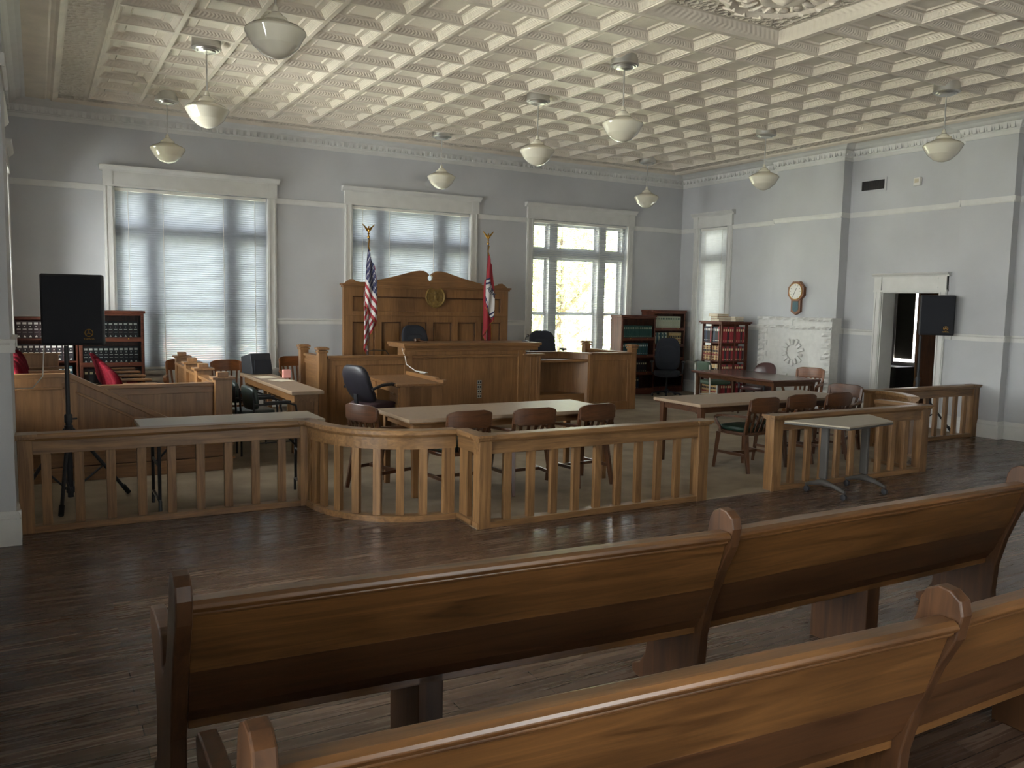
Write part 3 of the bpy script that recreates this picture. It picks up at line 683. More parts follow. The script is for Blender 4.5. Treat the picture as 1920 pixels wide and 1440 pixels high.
# ---------------------------------------------------------------- judge bench
t = thing('judge_bench', 'wide golden oak judge bench with raised desk, side wings and corner posts', 'bench desk', (-5.8, -2.45, 0.009)); bx, by = 5.8, 2.45
def bbox(name, mat, *b, bevel=.004, par=None, **k):
    mb = MB()
    for q in b: mb.box(q[0]+bx, q[1]+bx, q[2]+by, q[3]+by, q[4], q[5])
    return mb.build(name, mat, par or t, bevel=bevel, **k)
bbox('front_panel', M['oakz'], (-7.30, -5.27, -2.42, -2.38, 0, 1.08), (-7.33, -7.20, -2.45, -2.38, 0, 1.08), (-5.38, -5.25, -2.45, -2.38, 0, 1.08), (-7.2, -5.38, -2.44, -2.38, .99, 1.08), (-7.2, -5.38, -2.44, -2.38, 0, .14))
bbox('molding', M['oakx'], (-7.2, -5.38, -2.448, -2.42, .95, .985), (-7.2, -5.38, -2.435, -2.42, .14, .16))
bbox('desk_top', M['oakx'], (-7.36, -4.98, -2.50, -1.80, 1.13, 1.172), (-7.34, -5.0, -2.475, -1.82, 1.10, 1.13), (-7.32, -5.02, -2.455, -2.38, 1.05, 1.10))
bbox('side_panel', M['oaky'], (-7.30, -7.26, -2.4, -2.1, 0, 1.1), (-7.30, -7.26, -2.1, -1.85, 0, .86))
bbox('inner_shelf', M['oakx'], (-7.3, -5.3, -2.35, -1.85, .86, .89))
bbox('platform', M['oakx'], (-8.5, -3.1, -2.36, -.87, 0, .30), bevel=0)
# left wing
bbox('wing_panel', M['oakz'], (-8.5, -7.3, -2.44, -2.40, 0, .97), (-8.5, -8.38, -2.455, -2.4, 0, .97), (-8.4, -7.3, -2.455, -2.4, .86, .95), (-8.4, -7.3, -2.455, -2.4, 0, .2))
bbox('wing_cap', M['oakx'], (-8.5, -7.28, -2.48, -2.36, .965, 1.0), (-8.46, -7.3, -2.465, -2.4, .93, .965))
bbox('side_wall', M['oaky'], (-8.60, -8.54, -2.4, -1.7, 0, .97)); bbox('side_cap', M['oaky'], (-8.63, -8.51, -2.4, -1.7, .965, 1.0)); bbox('side_band', M['oaky'], (-8.615, -8.535, -2.4, -1.7, .86, .93))
for X, Y in ((-8.57, -2.43), (-8.61, -1.64), (-3.08, -2.40), (-3.16, -1.12)):
    mb = MB(); x, y = X+bx, Y+by; mb.box(x-.06, x+.06, y-.06, y+.06, 0, 1.085); mb.box(x-.075, x+.075, y-.075, y+.075, 1.05, 1.075); mb.box(x-.085, x+.085, y-.085, y+.085, 1.09, 1.118); mb.box(x-.065, x+.065, y-.065, y+.065, 1.118, 1.128)
    mb.build('corner_post', M['oakz'], t, bevel=.004)
# witness / clerk box on the right
bbox('box_pier', M['oakz'], (-5.25, -5.0, -2.45, -2.38, 0, .97), (-5.16, -5.14, -2.455, -2.44, .05, .95), (-5.04, -5.02, -2.455, -2.44, .05, .95), (-5.0, -4.96, -2.45, -1.9, 0, .97))
bbox('kneehole_back', M['oakz'], (-5.0, -4.0, -1.95, -1.91, 0, .97), (-4.0, -3.96, -2.38, -1.95, 0, .86), (-5.0, -4.0, -1.97, -1.93, 0, .1))
bbox('box_shelf', M['oakx'], (-5.0, -4.0, -2.40, -1.95, .84, .88))
bbox('box_cap', M['oakx'], (-5.3, -4.9, -2.48, -2.36, .965, .99), (-4.95, -4.3, -2.0, -1.88, .965, .99), (-3.98, -3.08, -2.48, -2.36, .965, .99))
mb = MB(); mb.prism([(-4.34+bx, -1.99+by), (-4.28+bx, -1.88+by), (-3.92+bx, -2.37+by), (-3.99+bx, -2.48+by)], 'z', .965, .99); mb.build('box_cap_slant', M['oakx'], t, bevel=.003)
mb = MB(); mb.prism([(-4.0+bx, -2.40+by), (-4.32+bx, -1.93+by), (-4.29+bx, -1.91+by), (-3.97+bx, -2.38+by)], 'z', 0, .965); mb.build('box_wall_slant', M['oakz'], t)
bbox('box_front', M['oakz'], (-4.0, -3.12, -2.44, -2.40, 0, .97), (-4.0, -3.93, -2.455, -2.4, 0, .97), (-3.2, -3.12, -2.455, -2.4, 0, .97), (-3.95, -3.14, -2.455, -2.4, .86, .96), (-3.95, -3.14, -2.455, -2.4, 0, .15))
bbox('side_wall', M['oaky'], (-3.14, -3.10, -2.38, -1.15, 0, .97)); bbox('side_cap', M['oaky'], (-3.2, -3.04, -2.38, -1.15, .965, .99))
# things on and at the bench
for k in range(4):
    z = .335+k*.073; mb = MB(); mb.box(-.038, .038, -.006, 0, -.03, .03)
    r = thing('outlet_plate', 'steel outlet plate on the judge bench front, %s of four stacked' % ['lowest', 'second lowest', 'second highest', 'highest'][k], 'outlet', (-6.06, -2.42, z+.009), 0, 'outlet plates on the bench front')
    mb.build('plate', M['nickel'], r, bevel=.002)
    for s in (-.018, .018): mb = MB(); mb.box(s-.011, s+.011, -.009, -.005, -.014, .014); mb.build('socket', M['black'], r)
r = thing('gavel', 'small dark wooden gavel lying on the judge bench top', 'gavel', (-7.0, -2.15, 1.181), .3)
mb = MB(); mb.tube([(-.05, 0, .03), (-.045, 0, .03), (.045, 0, .03), (.05, 0, .03)], [.02, .028, .028, .02], 12); mb.build('head', M['darkx'], r, smooth=True)
mb = MB(); mb.tube([(0, -.02, .03), (.02, -.2, .012)], .007, 8); mb.build('handle', M['darky'], r, smooth=True)
r = thing('desk_microphone', 'small grey gooseneck microphone at the right end of the judge bench', 'microphone', (-5.06, -2.1, 1.181), 0)
mb = MB(); mb.lathe([(.05, 0), (.05, .012), (.02, .02)], 16); mb.build('base', M['metal_dark'], r, smooth=True)
mb = MB(); mb.tube([(0, 0, .015), (.01, 0, .06), (.04, 0, .085)], .007, 8); mb.build('stalk', M['metal_dark'], r, smooth=True)
mb = MB(); mb.pillow((.055, 0, .092), (.028, .022, .022), 1, 8); mb.build('head', M['metal'], r, smooth=True)
o = MB().tube([(-7.31, -2.3, 1.10), (-7.34, -2.5, .98), (-7.36, -2.6, .88), (-7.30, -2.8, .80), (-7.2, -3.0, .787), (-7.26, -3.05, .787), (-7.3, -2.95, .787)], .007, 6).build('white_cord', M['white'], smooth=True)
o['label'] = 'white cord hanging from the judge bench onto the clerk desk'; o['category'] = 'cord'
r = thing('wire_tray', 'thin dark wire rack standing on the left wing behind the judge bench cap', 'rack', (-7.75, -2.0, .309))
mb = MB(); mb.tube([(0, 0, 0), (0, 0, .73), (.1, 0, .75), (.3, 0, .74), (.36, 0, .66), (.36, 0, .0)], .008, 6); mb.tube([(0, 0, .02), (.36, 0, .02)], .008, 6); mb.build('frame', M['metal_dark'], r, smooth=True)

# ---------------------------------------------------------------- bench backboard with broken pediment and seal
t = thing('bench_backboard', 'tall carved oak panel with broken pediment behind the judge seat', 'panel', (-6.21, -.80, .009))
H0 = 2.03; hw = 1.52
mb = MB(); mb.box(-hw, hw, .0, .04, 0, H0)
for x0, x1 in ((-hw, -hw+.15), (hw-.15, hw)): mb.box(x0, x1, -.045, 0, 0, H0-.02)
mb.box(-hw, hw, -.045, 0, 1.55, 1.62); mb.box(-hw, hw, -.045, 0, 1.86, H0); mb.box(-hw, hw, -.045, 0, 0, .6); mb.box(-hw, hw, -.045, 0, 1.44, 1.55)
for x in (-.93, -.47, 0, .47, .93): mb.box(x-.06, x+.06, -.045, 0, .6, 1.5)
mb.build('panel_frame', M['oakz'], t, bevel=.004)
mb = MB(); mb.box(-hw-.04, hw+.04, -.09, .05, H0, H0+.03); mb.box(-hw-.02, hw+.02, -.07, .05, H0-.03, H0); mb.box(-hw+.02, hw-.02, -.06, 0, 1.545, 1.56); mb.build('cornice', M['oakx'], t, bevel=.003)
xs = [-hw+.15, -.99, -.87, -.53, -.41, -.06, .06, .41, .53, .87, .99, hw-.15]
for i in range(0, 12, 2):
    mb = MB(); a, b = xs[i], xs[i+1]; mb.box(a, b, -.03, .0, 1.425, 1.44); mb.box(a, a+.015, -.03, .0, .6, 1.44); mb.box(b-.015, b, -.03, .0, .6, 1.44); mb.build('panel_molding', M['darkx'], t, bevel=.002)  # dark walnut strips put the shade lines of the panel edges into colour
mb = MB(); mb.box(-hw+.15, hw-.15, -.03, 0, 1.845, 1.86); mb.box(-hw+.15, -hw+.165, -.03, 0, 1.62, 1.86); mb.box(hw-.165, hw-.15, -.03, 0, 1.62, 1.86); mb.build('panel_molding', M['darkx'], t, bevel=.002)  # same painted-in shade lines round the upper panel
# pediment halves: rises to the middle and scrolls round an open eye
half = [(-hw+.02, 0), (-hw+.05, .03), (-hw+.12, .075), (-hw+.17, .07), (-hw+.2, .045), (-hw+.28, .03), (-hw+.55, .04), (-1.0, .06), (-.8, .1), (-.6, .15), (-.42, .2), (-.3, .235), (-.2, .25), (-.12, .25), (-.07, .225), (-.04, .195), (-.022, .165), (-.045, .15)]
half = half[:-3]+[(-.04, .205), (-.02, .18)]
eye = [(-.048*math.cos(a), .13+.05*math.sin(a)) for a in (1.15, .8, .4, 0, -.4, -.8, -1.2, -1.5708)]
hl = half+eye+[(0, 0)]
for sgn in (1, -1):
    mb = MB(); P = [(sgn*x, z+H0+.03) for x, z in hl]; mb.prism(P, 'y', -.04, .03); mb.build('pediment_scroll', M['oakx'], t, bevel=.003)
s = thing('round_seal', 'round brass relief seal hung at the middle of the oak backboard', 'seal', (-6.12, -.845, 1.885))
mb = MB(); mb.lathe([(.175, 0), (.185, .008), (.185, .022), (.17, .03), (.155, .022), (.15, .016), (.02, .016)], 48, mat=Matrix.Rotation(PI/2, 4, 'X')); mb.build('disc', M['seal'], s, smooth=True)
mb = MB(); E = Matrix.Rotation(PI/2, 4, 'X')
mb.pillow((0, -.022, .0), (.03, .012, .05), 1, 8); mb.pillow((0, -.03, .065), (.016, .012, .018), 1, 6); mb.pillow((0, -.028, -.012), (.022, .012, .03), .6, 6)
for sg in (-1, 1):
    for k in range(5):
        a = math.radians(20+k*22); mb.beam((sg*.02, -.022, .03), (sg*(.02+.1*math.cos(a)*(1-.06*k)), -.02, .03+.085*math.sin(a)-.02), .012, .018)
    mb.beam((sg*.01, -.02, -.04), (sg*.06, -.02, -.085), .01, .012); mb.beam((sg*.02, -.02, -.06), (sg*.085, -.02, -.05), .01, .012)
for k in range(28):
    a = 2*PI*k/28; mb.cbox((.128*math.cos(a), -.018, .128*math.sin(a)), (.012, .008, .018), 0, Matrix.Rotation(-a, 3, 'Y'))
mb.build('relief', M['seal'], s, smooth=True)

# ---------------------------------------------------------------- jury box
t = thing('jury_box', 'panelled oak jury box enclosure with sloping stair wall and square posts', 'jury box', (-11.3, -4.9, .009)); bx, by = 11.3, 4.9
ys = -4.93
mb = MB(); pl = [(-12.33, .02), (-10.37, .02), (-10.37, .24), (-11.79, 1.01), (-12.33, 1.01)]; mb.prism([(a+bx, z) for a, z in pl], 'y', -.03, .0); mb.build('stair_wall', M['oakz'], t)
mb = MB(); mb.beam((-12.33+bx, -.02, 1.02), (-11.785+bx, -.02, 1.02), .1, .04); mb.beam((-11.80+bx, -.02, 1.022), (-10.36+bx, -.02, .24), .1, .045)
mb.beam((-12.3+bx, -.035, .90), (-11.83+bx, -.035, .90), .03, .025); mb.beam((-11.75+bx, -.035, .86), (-11.25+bx, -.035, .59), .03, .025); mb.beam((-11.1+bx, -.035, .49), (-10.75+bx, -.035, .31), .03, .025)
mb.build('stair_cap', M['oakx'], t, bevel=.004)
for a, b in ((-12.33, -12.28), (-11.86, -11.73), (-11.25, -11.12)): mb = MB(); mb.box(a+bx, b+bx, -.05, -.02, .3, .95 if a < -11.8 else (.85 if a < -11.5 else .58)); mb.build('stair_stile', M['oakz'], t, bevel=.003)
for k, (y0, z0, z1) in enumerate(((-.12, 0, .14), (-.08, .14, .28))):
    mb = MB(); mb.box(-12.3+bx, -10.30+bx, y0, -.02, z0, z1); mb.box(-12.3+bx, -10.28+bx, y0-.012, -.02, z1-.022, z1); mb.build('step', M['oakx'], t, bevel=.003)
mb = MB(); mb.box(-12.33+bx, -10.42+bx, .06, .10, .0, .87); mb.build('front_panel', M['oakz'], t); mb = MB(); mb.box(-12.33+bx, -10.44+bx, .03, .13, .87, .905); mb.box(-12.33+bx, -10.44+bx, .045, .12, .80, .87); mb.build('front_cap', M['oakx'], t, bevel=.004)
mb = MB(); mb.box(-12.34+bx, -10.45+bx, .11, 3.7, 0, .16); mb.box(-12.34+bx, -11.75+bx, .11, 3.7, .16, .26); mb.build('platform', M['carpet'], t)
JP = [(-10.37, -4.86, .99), (-10.36, -3.62, .99), (-10.33, -2.62, .99), (-10.28, -1.42, .99)]
for X, Y, h in JP:
    mb = MB(); x, y = X+bx, Y+by; w = .085; mb.box(x-w, x+w, y-w, y+w, 0, h-.05); mb.box(x-w-.03, x+w+.03, y-w-.03, y+w+.03, h-.05, h-.025); mb.box(x-.055, x+.055, y-.055, y+.055, h-.025, h+.025)
    mb.build('post', M['oakz'], t, bevel=.004)
for (xa, ya, _), (xb, yb, _) in zip(JP, JP[1:]):
    mb = MB(); mb.box(xa-.02+bx, xa+.02+bx, ya+.085+by, yb-.085+by, 0, .85); mb.build('side_panel', M['oaky'], t); mb = MB(); mb.box(xa-.06+bx, xa+.06+bx, ya+.085+by, yb-.085+by, .85, .885); mb.build('side_cap', M['oaky'], t, bevel=.004)
r = thing('partition_panel', 'low oak partition at the far end of the upper jury row', 'partition', (-12.06, -1.2, .275))
mb = MB(); mb.box(-.25, .25, -.02, .02, 0, .72); mb.box(.2, .25, -.035, .035, 0, .72); mb.build('panel', M['oakz'], r, bevel=.003)
mb = MB(); mb.box(-.25, .27, -.04, .04, .72, .745); mb.build('cap', M['oakx'], r, bevel=.003)

# ---------------------------------------------------------------- fireplace and wall items
t = thing('fireplace', 'white painted stone fireplace with rough quoins and round medallion opening', 'fireplace', (-.206, -3.56, .009), -PI/2)
# local: x along wall (+x = world -Y), -y out of the wall
w = .80
mb = MB(); mb.box(-w, w, -.2, 0, 0, 1.44)
mb.build('stone_body', M['stone'], t)
rd = random.Random(3)
def rough(mb, x0, x1, y0, y1, z0, z1):
    nx = max(2, int((x1-x0)/.05)); vs = []; nz = 3
    P = [[(x0+(x1-x0)*i/nx, y0+(0 if (j in (0, nz) or i in (0, nx)) else -rd.uniform(.005, .035)), z0+(z1-z0)*j/nz) for i in range(nx+1)] for j in range(nz+1)]
    b = len(mb.v); mb.v += [p for row in P for p in row]; y0 += .012
    for j in range(nz):
        for i in range(nx): mb.f.append([b+j*(nx+1)+i, b+j*(nx+1)+i+1, b+(j+1)*(nx+1)+i+1, b+(j+1)*(nx+1)+i]); mb.m.append(0)
    mb.box(x0, x1, y0, y1, z0, z1)
for sd_ in (-1, 1):
    mb = MB()
    for k in range(14):
        z0 = .02+k*.1; ww = .2 if k % 2 else .13
        if sd_ < 0: rough(mb, -w-.015, -w-.015+ww, -.225, -.1, z0+.006, z0+.092)
        else:
            rough(mb, w+.015-ww, w+.015, -.225, -.1, z0+.006, z0+.092); mb.box(w, w+.012+(.01 if k % 2 else 0), -.2, -.02, z0+.006, z0+.092)
    mb.build('quoin_column', M['stone'], t, fix=False)
mb = MB()
for z0, z1 in ((1.44, 1.50), (1.585, 1.645)):
    x = -w-.04
    while x < w+.03:
        x2 = min(w+.04, x+rd.uniform(.1, .2)); rough(mb, x+.003, x2-.003, -.25, -.05, z0, z1); x = x2
mb.box(-w-.03, -.02, -.225, 0, 1.503, 1.58); mb.box(-.01, w+.03, -.225, 0, 1.503, 1.58); mb.box(-w-.035, w+.035, -.21, 0, 1.44, 1.645)
mb.build('mantel', M['stone'], t, fix=False)
mb = MB(); mb.tube([(.0, -.2, 1.03), (0, -.205, 1.03)], [.12, .12], 32); mb.build('round_tympanum', M['trim'], t)
mb = MB()
for k in range(14):
    a = 2*PI*(k+.5)/14; c, s_ = math.cos(a), math.sin(a); R = Matrix.Rotation(-a, 3, 'Y'); L = .1 if k % 2 else .125
    mb.cbox((c*(.125+L/2), -.215-(.012 if k % 2 else 0), 1.03+s_*(.125+L/2)), (L, .04, .055), 0, R)
mb.build('voussoirs', M['stone'], t, bevel=.008)
mb = MB(); mb.box(-.42, -.12, -.215, -.2, .52, .62); [mb.pillow((-.38+.05*k, -.215, .57), (.022, .012, .035), .8, 6) for k in range(6)]; mb.box(-.44, -.10, -.222, -.2, .62, .64); mb.box(-.44, -.10, -.222, -.2, .50, .515)
mb.box(-.3, .2, -.21, -.2, .73, .745); mb.build('relief_plaque', M['stone'], t)
t = thing('wall_clock', 'octagonal wooden pendulum wall clock above the fireplace', 'clock', (-.204, -3.43, 2.11), -PI/2)
oc = lambda r, sx=1: [(r*sx*math.cos(PI/8+k*PI/4), r*math.sin(PI/8+k*PI/4)) for k in range(8)]
mb = MB(); mb.prism(oc(.19), 'y', -.07, 0); mb.prism([(-.105, -.1), (.105, -.1), (.105, -.36), (0, -.42), (-.105, -.36)], 'y', -.06, 0); mb.build('case', M['cherryz'], t, bevel=.006)
mb = MB(); mb.lathe([(.148, 0), (.148, .008)], 40, mat=Matrix.Translation((0, -.07, 0)) @ Matrix.Rotation(PI/2, 4, 'X')); mb.build('bezel', M['brass'], t, smooth=True)
mb = MB(); mb.lathe([(.136, 0), (.136, .011)], 40, mat=Matrix.Translation((0, -.07, 0)) @ Matrix.Rotation(PI/2, 4, 'X')); f_ = mb.build('dial', M['white'], t)
mb = MB()
for k in range(12):
    a = k*PI/6; mb.cbox((.112*math.sin(a), -.0825, .112*math.cos(a)), (.006, .003, .022), 0, Matrix.Rotation(a, 3, 'Y'))
mb.build('hour_marks', M['black'], t)
for nm, L, a in (('hour_hand', .065, .45), ('minute_hand', .095, 3.6)):
    mb = MB(); mb.cbox((L/2*math.sin(a), -.085, L/2*math.cos(a)), (.007, .003, L), 0, Matrix.Rotation(a, 3, 'Y')); mb.build(nm, M['black'], t)
mb = MB(); mb.prism([(-.065, -.17), (.065, -.17), (.065, -.33), (0, -.37), (-.065, -.33)], 'y', -.064, -.058); mb.build('pendulum_window', M['bk_teal'], t)
t = thing('wall_vent', 'rectangular grey louvred vent high on the right wall', 'vent', (0, -4.70, 3.85), -PI/2)
mb = MB(); mb.box(-.25, .25, -.01, 0, -.11, .11); mb.build('frame', M['wall'], t, bevel=.003); mb = MB(); mb.box(-.215, .215, -.012, -.008, -.075, .075); mb.build('opening', M['black'], t)  # flat black plate paints in the shade behind the bars
mb = MB(); [mb.cbox((-.2+.02*k, -.014, 0), (.006, .012, .15)) for k in range(21)]; mb.build('grille', M['metal'], t)
t = thing('alarm_box', 'small white square alarm box high on the right wall', 'alarm box', (0, -5.52, 3.815), -PI/2)
mb = MB(); mb.box(-.06, .06, -.055, 0, -.065, .065); mb.build('housing', M['white'], t, bevel=.01); mb = MB(); mb.box(-.035, .035, -.058, -.054, -.02, .04); mb.build('cover', M['cream'], t)
# ================================================================== PENDANT LAMPS
def pendant(label, X, Y):
    t = thing('pendant_lamp', label, 'lamp', (X, Y, 0), 0, 'schoolhouse pendant lamps')
    zt = CEIL+.0
    mb = MB(); mb.lathe([(.15, .10), (.15, -.03), (.158, -.035), (.158, -.05), (.14, -.06), (.13, -.058), (.12, -.072), (.10, -.07), (.09, -.085), (.04, -.09), (.02, -.10)], 32, (0, 0, zt)); mb.build('canopy', M['nickel'], t, smooth=True, angle=30)
    mb = MB(); mb.tube([(0, 0, zt-.09), (0, 0, 4.0)], .0085, 8); mb.build('rod', M['nickel'], t, smooth=True)
    mb = MB(); mb.lathe([(.012, 4.04), (.022, 4.02), (.03, 3.985), (.05, 3.975), (.065, 3.95), (.085, 3.945), (.092, 3.93), (.092, 3.92)], 28); mb.build('fitter', M['opal'], t, smooth=True, angle=30)
    mb = MB(); mb.lathe([(.088, 3.925), (.10, 3.915), (.15, 3.895), (.20, 3.872), (.226, 3.852), (.232, 3.838), (.228, 3.825), (.172, 3.732)], 40); mb.build('globe', M['opal'], t, smooth=True, angle=28)
    mb = MB(); mb.lathe([(.174, 3.734), (.168, 3.728), (.10, 3.668), (.05, 3.648), (.008, 3.64)], 40); mb.build('glass_bowl', M['opal'], t, smooth=True, angle=50)
    return t
PL = [(-10.36, -4.17, 'second nearest pendant lamp of the left row, seen against the ceiling coffers'), (-10.385, -7.28, 'nearest left pendant lamp, large dark opal globe at the top edge'), (-10.40, -1.30, 'farthest pendant lamp of the left row, above the left window'),
      (-6.22, -6.15, 'nearest pendant lamp of the middle row, seen against the coffers'), (-6.15, -4.17, 'middle pendant lamp of the middle row, above the judge bench'), (-6.2, -1.22, 'farthest pendant lamp of the middle row, over the bench window'),
      (-1.97, -1.25, 'small farthest pendant lamp of the right row, near the back corner'), (-2.08, -4.3, 'middle pendant lamp of the right row, near the chimney breast'), (-2.25, -7.4, 'nearest pendant lamp of the right row, in front of the wall box')]
p0 = pendant(PL[0][2], PL[0][0], PL[0][1])
for X, Y, lb in PL[1:]: dup(p0, (X, Y, 0), 0, lb)

# ================================================================== PEWS
def pew_row(label, dy):
    t = thing('pew', label, 'pew', (-9.47, -11.415+dy, 0), 0); ox, oy = 9.47, 11.415
    prof = [(-.50, 0), (.56, 0), (.60, .015), (.60, .05), (.54, .08), (.50, .14), (.485, .25), (.49, .36), (.56, .44), (.63, .50), (.645, .55), (.62, .575), (.56, .58), (.38, .575), (.34, .56), (.325, .52), (.31, .475), (.27, .47), (.235, .5), (.2, .6), (.14, .74), (.10, .84), (.09, .88), (.07, .915), (.03, .935), (-.01, .93), (-.045, .905), (-.055, .86), (-.04, .8), (.02, .68), (.08, .52), (.12, .36), (.13, .2), (.12, .06), (.10, .05), (.10, 0)]
    prof = [(p[0], p[1]+(.02 if p[1] > .84 else 0)) for p in prof if p != (-.50, 0)]; prof = [(.10, 0)]+prof[:-1]
    prof = [(p[0], p[1]+.075*max(0, min(1, (p[1]-.36)/.14))*(1 if p[0] > .225 else 0)) for p in prof]
    js_ = -.08 if dy else 0
    ends = [(-11.685, .10), (-9.53+js_, -.02), (-7.28, 0)]
    segs = [(-11.66, .105, -9.56+js_, -.035), (-9.50+js_, -.02, -7.31, 0)]
    pmid = [p for p in prof if p[0] < .225 or p[1] < .3][:]; k0 = [i for i, p in enumerate(pmid) if p[0] < .225 and p[1] > .5][0]; pmid = pmid[:k0]+[(.48, .43), (.24, .44)]+pmid[k0:]
    for i, (X, o_) in enumerate(ends):
        mb = MB(); mb.prism([(y, z) for y, z in (pmid if i == 1 else prof)], 'x', -.026, .026)
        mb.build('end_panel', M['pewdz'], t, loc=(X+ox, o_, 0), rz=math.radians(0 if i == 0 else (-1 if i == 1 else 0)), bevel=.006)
    for xa, ya, xb, yb in segs:
        L = math.hypot(xb-xa, yb-ya); a = math.atan2(yb-ya, xb-xa); lc = ((xa+xb)/2+ox, (ya+yb)/2, 0)
        mb = MB(); mb.prism([(.10, .62), (.02, .845), (-.012, .84), (.065, .60)], 'x', -L/2, L/2); mb.build('upper_back_board', M['pewx'], t, loc=lc, rz=a, bevel=.001)
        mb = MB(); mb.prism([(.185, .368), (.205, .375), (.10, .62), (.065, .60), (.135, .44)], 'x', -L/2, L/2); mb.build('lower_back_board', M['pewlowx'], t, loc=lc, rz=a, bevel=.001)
        mb = MB(); mb.prism([(.045, .83), (.05, .85), (.035, .866), (-.018, .866), (-.035, .857), (-.04, .845), (-.03, .832), (-.02, .83), (-.022, .82), (-.014, .812), (.03, .81)], 'x', -L/2, L/2); mb.build('top_rail', M['pewx'], t, loc=lc, rz=a, bevel=.004)
        mb = MB(); mb.prism([(.17, .40), (.60, .425), (.64, .42), (.64, .395), (.6, .39), (.17, .36)], 'x', -L/2, L/2); mb.build('seat', M['pewx'], t, loc=lc, rz=a, bevel=.004)
        mb = MB(); fx = -.19 if xa < -10 else .1; mb.box(fx-.05, fx+.05, .17, .52, 0, .40); mb.build('support_leg', M['pewdz'], t, loc=lc, rz=a, bevel=.004)
    return t
pew_row('long oak pew row in the near foreground, farther of the two, facing the bench', 0)
pew_row('nearest oak pew row, cut off by the bottom edge of the photo', -1.045)

# ================================================================== CHAIRS
def captain_chair(label, K='dark', cushion=None, hb=.83):
    t = thing('wooden_armchair', label, 'chair', (0, 0, 0), 0); x, y, z = M[K+'x'], M[K+'y'], M[K+'z']
    sp = []
    for k in range(24):
        a = 2*PI*k/24; sp.append((.255*math.copysign(abs(math.cos(a))**.6, math.cos(a)), .01+.235*math.copysign(abs(math.sin(a))**.6, math.sin(a))))
    mb = MB(); mb.prism(sp, 'z', .405, .44); mb.build('seat', y, t, bevel=.008)
    if cushion:
        mb = MB(); mb.pillow((0, .01, .465), (.225, .21, .035), .5, 8); mb.build('cushion', M[cushion], t, smooth=True)
    for sx in (-1, 1):
        mb = MB(); mb.beam((sx*.205, .19, .41), (sx*.235, .22, 0), .05, .05, w2=.032, h2=.034); mb.build('leg', z, t, bevel=.004)
        mb = MB(); mb.beam((sx*.19, -.19, .41), (sx*.215, -.27, 0), .05, .05, w2=.032, h2=.034); mb.build('leg', z, t, bevel=.004)
        mb = MB(); mb.beam((sx*.205, -.2, .42), (sx*.215, -.27, hb-.04), .04, .03, w2=.032, h2=.022); mb.build('back_post', z, t, bevel=.003)
        pts = [(sx*.215, -.245, .62), (sx*.25, -.1, .615), (sx*.27, .06, .61), (sx*.275, .14, .60), (sx*.272, .185, .57), (sx*.262, .17, .53), (sx*.25, .13, .47), (sx*.245, .12, .42)]
        mb = MB()
        for p, q in zip(pts, pts[1:]): mb.beam(p, q, .045 if p[2] > .59 else .035, .026)
        mb.build('armrest', y, t, bevel=.004)
        mb = MB(); mb.beam((sx*.222, .205, .19), (sx*.207, -.235, .19), .02, .03); mb.build('stretcher', y, t)
    mb = MB(); mb.beam((-.21, -.0, .19), (.21, 0, .19), .02, .03); mb.build('stretcher', x, t)
    n = 10; cols = []
    for k in range(n+1):
        u = -1+2*k/n; cx = u*.225; yy = -.27-.03*(1-u*u)+.0; top = hb-(.028 if abs(u) > .99 else (.01 if abs(u) > .79 else 0)); lo = hb-.165+(.02 if abs(u) > .99 else 0)
        cols.append((cx, yy, lo, top))
    mb = MB(); mb.board(cols, .024); mb.build('crest_rail', x, t, bevel=.006)
    for k in range(5):
        u = (k-2)/2.6; mb = MB(); mb.beam((u*.17, -.205, .43), (u*.2, -.27-.03*(1-u*u), hb-.15), .028, .012, up=(0, 1, 0)); mb.build('back_slat', z, t)
    return t
cc = captain_chair('brown wooden armchair at the left counsel table, first from the railing curve', 'dark', 'green'); cc.location = (-8.70, -7.06, .009); cc.rotation_euler = (0, 0, .03)
TT = .009
dup(cc, (-8.02, -7.09, TT), -.02, 'brown wooden armchair at the left counsel table, middle of three backs')
dup(cc, (-7.31, -7.05, TT), .1, 'brown wooden armchair at the left counsel table, rightmost of three, nearest the gateway')
dup(cc, (-9.18, -6.46, TT), -PI/2+.35, 'wooden armchair pushed up to the left end of the left counsel table')
dup(cc, (-5.20, -7.22, TT), .05, 'wooden armchair with green cushion at the right counsel table, left one, fully visible arm')
dup(cc, (-4.49, -7.12, TT), .0, 'wooden armchair at the right counsel table, middle one, behind the railing')
dup(cc, (-3.89, -7.12, TT), .06, 'wooden armchair at the right counsel table, rightmost on the railing side')
dup(cc, (-3.18, -6.78, TT), PI/2+.25, 'wooden armchair at the far end of the right counsel table, back catching light')
c2 = captain_chair('glossy light wooden slatted armchair between the dark library table and the fireplace', 'cherry', None, .86); c2.location = (-1.52, -4.80, TT); c2.rotation_euler = (0, 0, PI/2+.35)
dup(c2, (-9.60, -1.20, TT), PI-.05, 'reddish wooden armchair by the left window, facing the room, behind the narrow table')
dup(c2, (-10.18, -.85, TT), PI-.05, 'wooden armchair under the left window, partly hidden behind the farthest jury box post')
dup(c2, (-8.40, -.55, TT), PI+.05, 'wooden armchair between the narrow table and the judge bench left post')

